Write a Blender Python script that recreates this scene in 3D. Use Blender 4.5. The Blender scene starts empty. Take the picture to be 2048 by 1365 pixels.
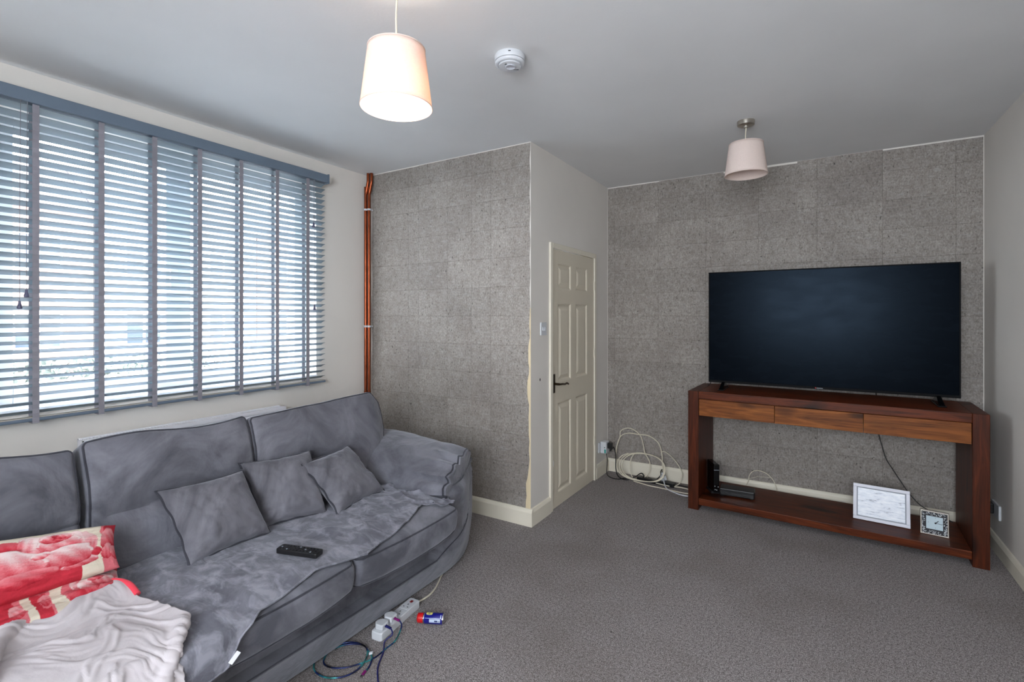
import bpy, bmesh, math, random
import numpy as np
from mathutils import Vector, Matrix

random.seed(7)
RNG = np.random.default_rng(11)
U = 1.1            # one modelling unit in metres (all numbers below are in modelling units)
scene = bpy.context.scene
COL = scene.collection

# ------------------------------------------------------------------ camera
cd = bpy.data.cameras.new('camera'); cam = bpy.data.objects.new('camera', cd); COL.objects.link(cam)
cd.sensor_width = 36.0; cd.lens = 994 / 2048 * 36; cd.shift_y = -50.5 / 2048; cd.clip_start = 0.02; cd.clip_end = 300
cam.location = (0, 0, 1.313 * U); cam.rotation_euler = (math.pi / 2, 0, math.radians(31.62))
scene.camera = cam
# ------------------------------------------------------------------ world: even overcast sky
world = bpy.data.worlds.new('overcast_sky'); scene.world = world; world.use_nodes = True
bg = world.node_tree.nodes['Background']; bg.inputs[0].default_value = (0.89, 0.94, 1.0, 1); bg.inputs[1].default_value = 8.5
# ------------------------------------------------------------------ daylight portals in the two window openings
def portal(name, loc, rot, sx, sy):
    l = bpy.data.lights.new(name, 'AREA'); l.shape = 'RECTANGLE'; l.size = sx * U; l.size_y = sy * U; l.cycles.is_portal = True
    o = bpy.data.objects.new(name, l); COL.objects.link(o); o.location = [c * U for c in loc]; o.rotation_euler = rot
portal('window_portal', (-3.2, 1.43, 1.57), (0, -math.pi / 2, 0), 1.36, 1.62)
portal('rear_window_portal', (-0.10, -1.47, 1.55), (math.pi / 2, 0, 0), 1.6, 1.3)
# ------------------------------------------------------------------ colour management
vs = scene.view_settings
vs.view_transform = 'Standard'; vs.look = 'None'; vs.gamma = 1.0; vs.use_curve_mapping = False; vs.exposure = 1.85

# ================================================================== helpers
def S(r, g, b):
    f = lambda c: (c / 255 / 12.92) if c / 255 <= 0.04045 else ((c / 255 + 0.055) / 1.055) ** 2.4
    return (f(r), f(g), f(b), 1)

def vnoise(p, seed=0):
    """value noise on an (N,3) array, -1..1"""
    p = np.asarray(p, float); i = np.floor(p).astype(np.int64); f = p - i; f = f * f * (3 - 2 * f)
    def h(a):
        n = (a[:, 0] * 374761393 + a[:, 1] * 668265263 + a[:, 2] * 2147483647 + seed * 1274126177) & 0xffffffff
        n = ((n ^ (n >> 13)) * 1274126177) & 0xffffffff
        n = n ^ (n >> 16)
        return (n & 0xffff) / 32767.5 - 1
    r = 0
    for dx in (0, 1):
        for dy in (0, 1):
            for dz in (0, 1):
                w = (f[:, 0] if dx else 1 - f[:, 0]) * (f[:, 1] if dy else 1 - f[:, 1]) * (f[:, 2] if dz else 1 - f[:, 2])
                r = r + w * h(i + np.array([dx, dy, dz]))
    return r
def fbm(p, oct=3, seed=0):
    r = 0; a = 1.0; q = np.asarray(p, float)
    for k in range(oct):
        r = r + a * vnoise(q, seed + k); q = q * 2.03 + 5.1; a *= 0.5
    return r
def smooth(a, b, x):
    t = np.clip((np.asarray(x, float) - a) / (b - a), 0, 1); return t * t * (3 - 2 * t)

class MB:
    def __init__(s): s.v = []; s.f = []; s.m = []; s.cur = 0
    def add(s, v, f):
        o = len(s.v); s.v.extend([tuple(map(float, p)) for p in v]); s.f.extend([tuple(o + i for i in q) for q in f]); s.m.extend([s.cur] * len(f)); return s
    def box(s, x0, x1, y0, y1, z0, z1):
        return s.add([(x, y, z) for z in (z0, z1) for y in (y0, y1) for x in (x0, x1)],
                     [(0, 2, 3, 1), (4, 5, 7, 6), (0, 1, 5, 4), (2, 6, 7, 3), (0, 4, 6, 2), (1, 3, 7, 5)])
    def tube(s, pts, r, n=8, closed=False, flat=1.0):
        P = [Vector(p) for p in pts]; m = len(P); rings = []
        prev = None
        for i in range(m):
            a = P[(i - 1) % m] if (closed or i > 0) else P[i]; b = P[(i + 1) % m] if (closed or i < m - 1) else P[i]
            t = (b - a).normalized() if (b - a).length > 1e-9 else Vector((0, 0, 1))
            if prev is None:
                up = Vector((0, 0, 1)) if abs(t.z) < 0.9 else Vector((1, 0, 0)); nrm = t.cross(up).normalized()
            else:
                nrm = (prev - t * prev.dot(t)).normalized()
            prev = nrm; bn = t.cross(nrm)
            rr = r[i] if hasattr(r, '__len__') else r
            rings.append([P[i] + (nrm * math.cos(k * 2 * math.pi / n) + bn * (flat * math.sin(k * 2 * math.pi / n))) * rr for k in range(n)])
        v = [p for R in rings for p in R]; f = []
        for i in range(m if closed else m - 1):
            j = (i + 1) % m
            for k in range(n):
                l = (k + 1) % n; f.append((i * n + k, i * n + l, j * n + l, j * n + k))
        if not closed:
            f.append(tuple(range(n - 1, -1, -1))); f.append(tuple((m - 1) * n + k for k in range(n)))
        return s.add(v, f)
    def lathe(s, prof, c=(0, 0, 0), n=32, cap=True):
        v = []; f = []; m = len(prof)
        for (r, z) in prof:
            for k in range(n):
                a = 2 * math.pi * k / n; v.append((c[0] + r * math.cos(a), c[1] + r * math.sin(a), c[2] + z))
        for i in range(m - 1):
            for k in range(n):
                l = (k + 1) % n; f.append((i * n + k, i * n + l, (i + 1) * n + l, (i + 1) * n + k))
        if cap:
            f.append(tuple(range(n - 1, -1, -1))); f.append(tuple((m - 1) * n + k for k in range(n)))
        return s.add(v, f)
    def grid(s, P, cu=False, cv=False):
        P = np.asarray(P, float); a, b = P.shape[:2]; f = []
        for i in range(a if cu else a - 1):
            for j in range(b if cv else b - 1):
                i2 = (i + 1) % a; j2 = (j + 1) % b
                f.append((i * b + j, i2 * b + j, i2 * b + j2, i * b + j2))
        return s.add(P.reshape(-1, 3), f)
    def prism(s, poly, z0, z1):
        """poly in xy, counter clockwise"""
        n = len(poly)
        return s.add([(x, y, z0) for x, y in poly] + [(x, y, z1) for x, y in poly],
                     [tuple(range(n - 1, -1, -1)), tuple(range(n, 2 * n))] + [(i, (i + 1) % n, n + (i + 1) % n, n + i) for i in range(n)])
    def xf(s, M):
        s.v = [tuple(M @ Vector(p)) for p in s.v]; return s
    def build(s, name, mat, parent=None, smooth=False, bevel=0.0, seg=2, origin=None, solid=0.0, sub=0, colors=None, recalc=True, crisp=True):
        o3 = ORG.get(parent.name, (0, 0, 0)) if parent is not None else (origin or (0, 0, 0))
        me = bpy.data.meshes.new(name)
        me.from_pydata([((x - o3[0]) * U, (y - o3[1]) * U, (z - o3[2]) * U) for x, y, z in s.v], [], s.f)
        mats = mat if isinstance(mat, (list, tuple)) else [mat]
        for m in mats: me.materials.append(MAT[m])
        if len(mats) > 1: me.polygons.foreach_set('material_index', s.m)
        if recalc or bevel:
            bm = bmesh.new(); bm.from_mesh(me)
            if recalc: bmesh.ops.recalc_face_normals(bm, faces=bm.faces)
            if bevel:
                ed = [e for e in bm.edges if len(e.link_faces) == 2 and e.calc_face_angle(0) > 0.5]
                bmesh.ops.bevel(bm, geom=ed, offset=bevel * U, segments=seg, profile=0.5, affect='EDGES', clamp_overlap=True)
            bm.to_mesh(me); bm.free()
        if smooth: me.polygons.foreach_set('use_smooth', [True] * len(me.polygons)); me.set_sharp_from_angle(angle=math.radians(48)) if crisp else None
        if colors is not None:
            at = me.color_attributes.new('print', 'FLOAT_COLOR', 'POINT'); at.data.foreach_set('color', np.asarray(colors, np.float32).ravel())
        ob = bpy.data.objects.new(name, me); COL.objects.link(ob)
        if parent is not None: ob.parent = parent
        else: ob.location = [c * U for c in o3]
        ORG[ob.name] = o3
        if solid: md = ob.modifiers.new('thickness', 'SOLIDIFY'); md.thickness = solid * U; md.offset = 1
        if sub: md = ob.modifiers.new('smooth', 'SUBSURF'); md.levels = sub; md.render_levels = sub
        return ob
ORG = {}; MAT = {}
def tag(o, label, cat, group=None):
    o['label'] = label; o['category'] = cat
    if group: o['group'] = group
    return o
def thing(name, label, cat, loc, rot=None, group=None):
    o = bpy.data.objects.new(name, None); COL.objects.link(o); o.empty_display_size = 0.05
    o.location = [c * U for c in loc]; ORG[o.name] = loc
    if rot is not None: o.rotation_euler = rot; ORG[o.name] = (0, 0, 0)     # parts are then given in local coordinates
    return tag(o, label, cat, group)
def struct(o): o['kind'] = 'structure'; return o
def struct_empty(name, loc):
    o = bpy.data.objects.new(name, None); COL.objects.link(o); o.location = [c * U for c in loc]; ORG[o.name] = loc; return struct(o)
def spline(pts, n=8, closed=False):
    P = [Vector(p) for p in pts]; m = len(P); out = []
    for i in range(m if closed else m - 1):
        g = lambda k: P[k % m] if closed else P[max(0, min(m - 1, k))]
        a, b, c, d = g(i - 1), g(i), g(i + 1), g(i + 2)
        for k in range(n):
            t = k / n
            out.append(0.5 * ((2 * b) + (c - a) * t + (2 * a - 5 * b + 4 * c - d) * t * t + (3 * b - a - 3 * c + d) * t ** 3))
    if not closed: out.append(P[-1])
    return out

# ------------------------------------------------------------------ materials
class NT:
    def __init__(s, name):
        m = bpy.data.materials.new(name); m.use_nodes = True; MAT[name] = m; s.t = m.node_tree; s.b = s.t.nodes['Principled BSDF']; s.m = m
    def n(s, typ, **kw):
        x = s.t.nodes.new(typ)
        for k, v in kw.items():
            if k in x.inputs: x.inputs[k].default_value = v
            else: setattr(x, k, v)
        return x
    def l(s, a, b): s.t.links.new(a, b)
    def ramp(s, fac, stops):
        r = s.n('ShaderNodeValToRGB'); e = r.color_ramp.elements
        while len(e) < len(stops): e.new(0.5)
        for k, (p, c) in enumerate(stops): e[k].position = p; e[k].color = c
        s.l(fac, r.inputs[0]); return r.outputs[0]
    def coord(s, scale=(1, 1, 1), kind='Object'):
        tc = s.n('ShaderNodeTexCoord'); mp = s.n('ShaderNodeMapping'); mp.inputs['Scale'].default_value = scale
        s.l(tc.outputs[kind], mp.inputs[0]); return mp.outputs[0]
    def noise(s, vec, scale, detail=3, rough=0.5, dist=0.0):
        x = s.n('ShaderNodeTexNoise', Scale=scale, Detail=detail, Roughness=rough, Distortion=dist); s.l(vec, x.inputs['Vector']); return x.outputs[0]
    def mix(s, fac, a, b, mode='MIX'):
        x = s.n('ShaderNodeMix', data_type='RGBA', blend_type=mode)
        for inp, v in ((x.inputs[0], fac), (x.inputs[6], a), (x.inputs[7], b)):
            if hasattr(v, 'is_output') or isinstance(v, bpy.types.NodeSocket): s.l(v, inp)
            else: inp.default_value = v
        return x.outputs[2]
    def bump(s, h, strength=0.3, dist=0.01, prev=None):
        b = s.n('ShaderNodeBump', Strength=strength, Distance=dist); s.l(h, b.inputs['Height'])
        if prev is not None: s.l(prev, b.inputs['Normal'])
        s.l(b.outputs[0], s.b.inputs['Normal']); return b.outputs[0]
    def col(s, c):
        if isinstance(c, bpy.types.NodeSocket): s.l(c, s.b.inputs['Base Color'])
        else: s.b.inputs['Base Color'].default_value = c
    def set(s, **kw):
        for k, v in kw.items(): s.b.inputs[k.replace('_', ' ')].default_value = v
        return s

def plain(name, c, rough=0.5, metal=0.0, var=0.06, spec=0.5, **kw):
    t = NT(name); vec = t.coord(); nz = t.noise(vec, 14, 3)
    dark = tuple(x * (1 - var) for x in c[:3]) + (1,); lite = tuple(min(1, x * (1 + var)) for x in c[:3]) + (1,)
    t.col(t.ramp(nz, [(0.3, dark), (0.7, lite)])); t.set(Roughness=rough, Metallic=metal, Specular_IOR_Level=spec)
    for k, v in kw.items(): t.b.inputs[k.replace('_', ' ')].default_value = v
    return t

def paint(name, c, bumpy=0.05):
    t = NT(name); vec = t.coord(); a = t.noise(vec, 2.2, 4); b = t.noise(vec, 90, 2)
    t.col(t.ramp(a, [(0.3, tuple(x * 0.95 for x in c[:3]) + (1,)), (0.7, c)])); t.set(Roughness=0.75, Specular_IOR_Level=0.25); t.bump(b, bumpy, 0.004)
paint('wall_paint', S(226, 221, 214)); paint('ceiling_paint', S(228, 228, 228), 0.08); paint('gloss_cream', S(228, 221, 204), 0.01)
MAT['gloss_cream'].node_tree.nodes['Principled BSDF'].inputs['Roughness'].default_value = 0.4
paint('door_paint', S(216, 207, 188), 0.01); MAT['door_paint'].node_tree.nodes['Principled BSDF'].inputs['Roughness'].default_value = 0.42
paint('plaster', S(222, 205, 170), 0.3)

def carpet():
    t = NT('carpet'); vec = t.coord()
    f1 = t.noise(vec, 210, 2, 0.7); f2 = t.noise(vec, 75, 2, 0.6); big = t.noise(vec, 1.3, 4, 0.55); med = t.noise(vec, 5, 3)
    c = t.ramp(f1, [(0.34, S(58, 54, 54)), (0.5, S(140, 133, 132)), (0.66, S(226, 219, 218))])
    c = t.mix(0.45, c, t.ramp(f2, [(0.35, S(98, 92, 91)), (0.65, S(168, 161, 160))]))
    c = t.mix(t.ramp(big, [(0.45, (0, 0, 0, 1)), (0.62, (0.5, 0.5, 0.5, 1))]), c, S(98, 88, 78), 'MULTIPLY') if False else t.mix(t.ramp(big, [(0.48, (0, 0, 0, 1)), (0.66, (0.30, 0.30, 0.30, 1))]), c, S(104, 94, 84))
    spk = t.noise(vec, 38, 1, 0.3); c = t.mix(t.ramp(spk, [(0.795, (0, 0, 0, 1)), (0.82, (0.7, 0.7, 0.7, 1))]), c, S(45, 40, 40))
    t.col(c); t.set(Roughness=0.95, Specular_IOR_Level=0.1); t.bump(f1, 0.55, 0.012)
carpet()

def wallpaper():
    t = NT('wallpaper'); tc = t.n('ShaderNodeTexCoord'); sep = t.n('ShaderNodeSeparateXYZ'); t.l(tc.outputs['Object'], sep.inputs[0])
    cmb = t.n('ShaderNodeCombineXYZ'); t.l(sep.outputs[0], cmb.inputs[0]); t.l(sep.outputs[2], cmb.inputs[1])
    info = t.n('ShaderNodeObjectInfo'); t.l(info.outputs['Random'], cmb.inputs[2])
    br = t.n('ShaderNodeTexBrick', Scale=1.0); br.inputs['Brick Width'].default_value = 0.40; br.inputs['Row Height'].default_value = 0.207
    br.inputs['Mortar Size'].default_value = 0.0026; br.inputs['Mortar Smooth'].default_value = 1.0; br.offset = 0.0
    br.inputs['Color1'].default_value = (0.82, 0.82, 0.82, 1); br.inputs['Color2'].default_value = (1.0, 1.0, 1.0, 1); br.inputs['Mortar'].default_value = (0.50, 0.48, 0.46, 1)
    nx = t.noise(cmb.outputs[0], 6, 2); wob = t.n('ShaderNodeVectorMath', operation='MULTIPLY_ADD'); wob.inputs[1].default_value = (0.012, 0.012, 0)
    nv = t.n('ShaderNodeTexNoise', Scale=5.0); t.l(cmb.outputs[0], nv.inputs['Vector']); t.l(nv.outputs['Color'], wob.inputs[0]); t.l(cmb.outputs[0], wob.inputs[2])
    t.l(wob.outputs[0], br.inputs['Vector'])
    def mp(scale):
        m = t.n('ShaderNodeMapping'); m.inputs['Scale'].default_value = scale; t.l(cmb.outputs[0], m.inputs[0]); return m.outputs[0]
    fine = t.noise(mp((1.4, 0.85, 9)), 75, 5, 0.75); mid = t.noise(mp((1.5, 0.9, 9)), 22, 4, 0.65); big = t.noise(mp((1, 1, 9)), 3.0, 3)
    hor = t.noise(mp((0.25, 2.2, 9)), 60, 3, 0.6)
    c = t.ramp(fine, [(0.30, S(102, 95, 88)), (0.5, S(154, 146, 138)), (0.70, S(200, 192, 183))])
    c = t.mix(0.4, c, t.ramp(mid, [(0.3, S(112, 105, 100)), (0.7, S(174, 167, 162))]))
    c = t.mix(t.ramp(big, [(0.4, (0, 0, 0, 1)), (0.7, (0.35, 0.35, 0.35, 1))]), c, S(118, 108, 102))
    c = t.mix(t.ramp(hor, [(0.58, (0, 0, 0, 1)), (0.72, (0.35, 0.35, 0.35, 1))]), c, S(182, 180, 180))
    dk = t.noise(mp((2.0, 1.0, 9)), 40, 3, 0.6); c = t.mix(t.ramp(dk, [(0.63, (0, 0, 0, 1)), (0.72, (0.85, 0.85, 0.85, 1))]), c, S(58, 52, 48))
    c = t.mix(0.75, c, br.outputs['Color'], 'MULTIPLY')
    t.col(c)
    rr = t.ramp(hor, [(0.45, (0.72, 0.72, 0.72, 1)), (0.7, (0.36, 0.36, 0.36, 1))]); t.l(rr, t.b.inputs['Roughness']); t.set(Specular_IOR_Level=0.35)
    b1 = t.bump(fine, 0.35, 0.004); t.bump(br.outputs['Fac'], 0.4, -0.003, b1)
wallpaper()

def velvet(name, c0, c1, patch=3.5, lo=0.35, hi=0.65, sheen=0.35, streak=None, fine=True):
    t = NT(name); vec = t.coord()
    a = t.noise(vec, patch, 5, 0.6, 0.8)
    c = t.ramp(a, [(lo, c0), (hi, c1)])
    if streak:
        sv = t.coord(streak[0]); k = t.noise(sv, streak[1], 4, 0.65, 0.6); c = t.mix(t.ramp(k, [(0.45, (0, 0, 0, 1)), (0.66, (0.75, 0.75, 0.75, 1))]), c, streak[2])
    t.col(c); t.set(Roughness=0.85, Specular_IOR_Level=0.15, Sheen_Weight=sheen, Sheen_Roughness=0.4); t.b.inputs['Sheen Tint'].default_value = (0.85, 0.87, 0.95, 1)
    w = t.noise(vec, 7, 4, 0.55, 0.6); p = t.bump(w, 0.35, 0.03)
    if fine: t.bump(t.noise(vec, 320, 2), 0.12, 0.002, p)
velvet('sofa_velvet', S(76, 76, 83), S(122, 122, 130), sheen=0.45)
velvet('sofa_piping', S(48, 48, 54), S(66, 66, 73))
velvet('cushion_velvet', S(82, 81, 87), S(122, 121, 128), sheen=0.45)
velvet('plush_throw', S(84, 84, 92), S(112, 112, 121), 6, streak=((1.0, 1.6, 1), 11, S(150, 150, 160)), sheen=0.4)
def cotton(name, c, var=0.04):
    t = plain(name, c, 0.85, 0, var, 0.2); t.set(Sheen_Weight=0.15); t.bump(t.noise(t.coord(), 14, 5, 0.6, 0.4), 0.2, 0.015)
cotton('white_cotton', S(190, 183, 186)); cotton('red_hem', S(214, 62, 78))
def printed():
    t = NT('rose_print'); at = t.n('ShaderNodeVertexColor', layer_name='print'); t.col(at.outputs[0]); t.set(Roughness=0.85, Specular_IOR_Level=0.2)
    t.bump(t.noise(t.coord(), 12, 4, 0.6, 0.8), 0.3, 0.02)
printed()

def wood(name, dark, mid, lite, axis='x', gloss=0.38):
    t = NT(name); tc = t.n('ShaderNodeTexCoord'); info = t.n('ShaderNodeObjectInfo')
    add = t.n('ShaderNodeVectorMath', operation='ADD'); t.l(tc.outputs['Object'], add.inputs[0])
    sc = t.n('ShaderNodeVectorMath', operation='SCALE'); sc.inputs[0].default_value = (7, 5, 3); t.l(info.outputs['Random'], sc.inputs['Scale']); t.l(sc.outputs[0], add.inputs[1])
    def mp(s):
        m = t.n('ShaderNodeMapping'); m.inputs['Scale'].default_value = s; t.l(add.outputs[0], m.inputs[0]); return m.outputs[0]
    k = {'x': (1, 9, 9), 'z': (9, 9, 1)}[axis]; k2 = {'x': (1, 40, 40), 'z': (40, 40, 1)}[axis]
    g = t.noise(mp(k), 2.3, 5, 0.6, 1.4); h = t.noise(mp(k2), 4, 3, 0.6); kn = t.noise(mp({'x': (1, 2.2, 2.2), 'z': (2.2, 2.2, 1)}[axis]), 3.4, 1, 0.3)
    c = t.ramp(g, [(0.28, dark), (0.5, mid), (0.74, lite)])
    c = t.mix(0.35, c, t.ramp(h, [(0.3, dark), (0.7, lite)]))
    c = t.mix(t.ramp(kn, [(0.66, (0, 0, 0, 1)), (0.76, (0.85, 0.85, 0.85, 1))]), c, tuple(x * 0.35 for x in dark[:3]) + (1,))
    t.col(c); t.set(Roughness=gloss, Specular_IOR_Level=0.22); t.bump(h, 0.08, 0.003)
wood('dark_wood', S(32, 11, 3), S(78, 31, 11), S(120, 56, 22), gloss=0.45); wood('dark_wood_upright', S(30, 10, 3), S(70, 27, 10), S(106, 48, 19), 'z', 0.45)
wood('drawer_wood', S(60, 27, 8), S(118, 62, 24), S(168, 104, 46), gloss=0.5)
plain('blind_slat', S(118, 132, 141), 0.5, 0, 0.03); plain('blind_tape', S(140, 137, 145), 0.9, 0, 0.08); plain('blind_rail', S(104, 118, 134), 0.45, 0, 0.03)
plain('blind_bottom', S(186, 180, 170), 0.5); plain('cord', S(120, 120, 128), 0.8); plain('tassel', S(84, 84, 110), 0.4)
plain('white_plastic', S(204, 206, 210), 0.35, 0, 0.02); plain('upvc', S(238, 242, 246), 0.3, 0, 0.02); plain('radiator_white', S(232, 232, 238), 0.35, 0, 0.02)
plain('black_plastic', S(16, 16, 18), 0.4, 0, 0.1); plain('tv_bezel', S(12, 12, 14), 0.7, 0, 0.1, 0.15); plain('black_gloss', S(10, 10, 12), 0.12, 0, 0.1); plain('dark_slot', S(40, 42, 46), 0.8)
plain('copper', S(150, 78, 50), 0.3, 1.0, 0.15); plain('brass_dark', S(70, 58, 44), 0.35, 1.0, 0.2); plain('chrome', S(200, 200, 205), 0.15, 1.0, 0.05); plain('nickel', S(190, 184, 174), 0.28, 1.0, 0.1)
plain('cream_cable', S(214, 206, 186), 0.5); plain('black_cable', S(18, 18, 20), 0.5); plain('blue_cable', S(24, 28, 92), 0.45); plain('magenta_plastic', S(122, 22, 102), 0.4)
plain('teal_sticker', S(40, 150, 140), 0.4); plain('red_plastic', S(200, 22, 26), 0.35, 0, 0.05); plain('can_blue', S(22, 22, 120), 0.3, 0, 0.05); plain('can_yellow', S(240, 232, 130), 0.35)
plain('can_label', S(190, 204, 224), 0.4); plain('print_navy', S(40, 52, 100), 0.5); plain('grey_print', S(140, 146, 156), 0.5); plain('lens_red', S(120, 30, 34), 0.3)
plain('frame_white', S(214, 214, 224), 0.4, 0, 0.03); plain('clock_face', S(196, 214, 222), 0.4, 0, 0.02); plain('crystal', S(240, 244, 252), 0.15, 0.25, 0.1, 1.0); plain('clock_black', S(14, 16, 26), 0.4)
plain('switch_grey', S(200, 202, 210), 0.35); plain('tag_white', S(238, 238, 240), 0.7); plain('asphalt', S(84, 86, 90), 0.9); plain('paving', S(104, 104, 104), 0.9, 0, 0.15)
plain('house_brick', S(140, 116, 106), 0.9, 0, 0.15); plain('house_render', S(170, 170, 170), 0.9); plain('roof_tile', S(92, 86, 88), 0.9, 0, 0.2); plain('car_silver', S(196, 202, 212), 0.25, 0.3); plain('tyre', S(30, 30, 32), 0.8)
plain('car_glass', S(46, 54, 66), 0.1); plain('hedge_leaf', S(96, 104, 98), 0.8, 0, 0.35); plain('tail_red', S(190, 40, 44), 0.3)

def irid():
    t = NT('shot_cable'); vec = t.coord(); n = t.noise(vec, 9, 2); t.col(t.ramp(n, [(0.36, S(16, 16, 20)), (0.5, S(24, 40, 96)), (0.58, S(60, 150, 150)), (0.68, S(16, 16, 22))])); t.set(Roughness=0.25, Metallic=0.3)
irid()
def picture():
    t = NT('brushed_picture'); vec = t.coord((1.2, 1, 5.0)); n = t.noise(vec, 13, 5, 0.7, 0.6); n2 = t.noise(t.coord(), 7, 3)
    c = t.ramp(n, [(0.30, S(120, 124, 140)), (0.42, S(214, 220, 232)), (0.7, S(248, 250, 254))]); t.col(c); t.set(Roughness=0.35)
picture()
def screen():
    t = NT('tv_screen'); vec = t.coord(); n = t.noise(t.coord((1, 1, 3)), 5, 4); t.col(S(5, 7, 12)); r = t.ramp(n, [(0.3, (0.24, 0.24, 0.24, 1)), (0.7, (0.30, 0.30, 0.30, 1))]); t.l(r, t.b.inputs['Roughness'])
    t.b.inputs['Specular Tint'].default_value = (0.50, 0.72, 1.0, 1); t.set(Specular_IOR_Level=0.06)
screen()
def shade_mat(name, c, trans):
    t = NT(name); vec = t.coord(); n = t.noise(t.coord((1, 1, 1)), 160, 2); t.col(t.ramp(n, [(0.3, tuple(x * 0.93 for x in c[:3]) + (1,)), (0.7, c)])); t.set(Roughness=0.9, Specular_IOR_Level=0.1)
    out = t.t.nodes['Material Output']; tr = t.n('ShaderNodeBsdfTranslucent'); tr.inputs[0].default_value = trans; mx = t.n('ShaderNodeMixShader'); mx.inputs[0].default_value = 0.20
    t.l(t.b.outputs[0], mx.inputs[1]); t.l(tr.outputs[0], mx.inputs[2]); t.l(mx.outputs[0], out.inputs[0])
shade_mat('shade_fabric', S(234, 218, 210), S(255, 222, 188))
def glass():
    t = NT('window_glass'); out = t.t.nodes['Material Output']; tr = t.n('ShaderNodeBsdfTransparent'); tr.inputs[0].default_value = (0.95, 0.96, 0.97, 1); gl = t.n('ShaderNodeBsdfGlossy'); gl.inputs['Roughness'].default_value = 0.02
    lw = t.n('ShaderNodeLayerWeight'); pw = t.n('ShaderNodeMath', operation='POWER'); pw.inputs[1].default_value = 5.0; t.l(lw.outputs['Facing'], pw.inputs[0]); fr = t.n('ShaderNodeMath', operation='MULTIPLY_ADD'); fr.inputs[1].default_value = 0.8; fr.inputs[2].default_value = 0.03; t.l(pw.outputs[0], fr.inputs[0]); mx = t.n('ShaderNodeMixShader'); t.l(fr.outputs[0], mx.inputs[0]); t.l(tr.outputs[0], mx.inputs[1]); t.l(gl.outputs[0], mx.inputs[2]); t.l(mx.outputs[0], out.inputs[0])
glass()
def bulb_mat():
    t = NT('bulb_glow'); t.b.inputs['Emission Color'].default_value = (1.0, 0.80, 0.55, 1); t.b.inputs['Emission Strength'].default_value = 3; t.col((0.9, 0.9, 0.9, 1))
bulb_mat(); plain('bulb_off', S(235, 232, 225), 0.3)

# ================================================================== the room
XL, XR, YB, YP, XD, YR, ZC = -2.98, 0.85, 4.03, 2.70, -1.525, -1.30, 2.40
WT = 0.24
struct(MB().box(XL - WT, XR + WT, YR - WT, YB + WT, -0.12, 0).build('floor', 'carpet'))
struct(MB().box(XL - WT, XR + WT, YR - WT, YB + WT, ZC, ZC + 0.15).build('ceiling', 'ceiling_paint'))
# window wall with its opening
WY0, WY1, WZ0, WZ1 = 0.63, 2.235, 0.90, 2.24
m = MB(); m.box(XL - WT, XL, YR - WT, WY0, 0, ZC); m.box(XL - WT, XL, WY1, YB + WT, 0, ZC); m.box(XL - WT, XL, WY0, WY1, 0, WZ0); m.box(XL - WT, XL, WY0, WY1, WZ1, ZC)
struct(m.build('wall_left', 'wall_paint'))
struct(MB().box(XR, XR + WT, YR - WT, YB + WT, 0, ZC).build('wall_right', 'wall_paint'))
wall_back = struct(MB().box(XD - 0.1, XR, YB, YB + WT, 0, ZC).build('wall_back', 'wall_paint'))
# rear wall with a wide window behind the camera
GX0, GX1, GZ0, GZ1 = -0.9, 0.7, 0.90, 2.20
m = MB(); m.box(XL, GX0, YR - WT, YR, 0, ZC); m.box(GX1, XR, YR - WT, YR, 0, ZC); m.box(GX0, GX1, YR - WT, YR, GZ1, ZC); m.box(GX0, GX1, YR - WT, YR, 0, GZ0)
struct(m.build('wall_rear', 'wall_paint'))
wall_part = struct(MB().box(XL, XD - 0.1, YP, YP + 0.1, 0, ZC).box(XD - 0.1, XD, YP, 2.9475, 0, ZC).build('wall_partition', 'wall_paint'))
DY0, DY1, DZ1 = 2.9475, 3.748, 1.805
m = MB(); m.box(XD - 0.1, XD, DY1, YB, 0, ZC); m.box(XD - 0.1, XD, DY0, DY1, DZ1, ZC)
struct(m.build('wall_doorway', 'wall_paint'))
struct(MB().box(XD - 0.9, XD - 0.85, YP + 0.1, YB, 0, ZC).build('wall_cupboard', 'wall_paint'))

# wallpaper drops, each a thin hung sheet
def drop_sheet(wall, x0, x1, y, z0, z1, right=None, left=None):
    n = 60; m = MB(); th = 0.0025
    P = []
    for i in range(n + 1):
        z = z0 + (z1 - z0) * i / n
        xa = left(z) if left else x0; xb = right(z) if right else x1
        P.append([(xa, y - th, z), (xb, y - th, z)])
    m.grid(P)
    for i in range(n):
        (a, b), (c, d) = P[i], P[i + 1]
        m.add([b, d, (d[0], y, d[2]), (b[0], y, b[2])], [(0, 1, 2, 3)]); m.add([a, c, (c[0], y, c[2]), (a[0], y, a[2])], [(3, 2, 1, 0)])
    return m.build('wallpaper_drop', 'wallpaper', wall, recalc=False)
tops = [2.392, 2.397, 2.386, 2.398, 2.390]
xs = [XD + 0.003, -1.09, -0.607, -0.124, 0.36, XR - 0.004]
for i in range(5): drop_sheet(wall_back, xs[i] + 0.0001, xs[i + 1] - 0.0001, YB, 0.105, tops[i])
def torn(z):
    base = XD - 0.006 - 0.003 * math.sin(z * 31)
    if z < 1.36:
        k = min(1, (1.36 - z) / 0.25)
        base -= k * (0.009 + 0.005 * math.sin(z * 9.0) + 0.004 * math.sin(z * 23 + 1) + 0.002 * math.sin(z * 57)) + (0.022 * max(0, 1 - abs(z - 0.13) / 0.2))
    return base
drop_sheet(wall_part, XL + 0.045, -2.4506, YP, 0.108, 2.393, left=lambda z: XL + 0.05 + 0.004 * math.sin(z * 13))
drop_sheet(wall_part, -2.4494, -1.9806, YP, 0.108, 2.395)
drop_sheet(wall_part, -1.9794, XD, YP, 0.108, 2.394, right=torn)
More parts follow.
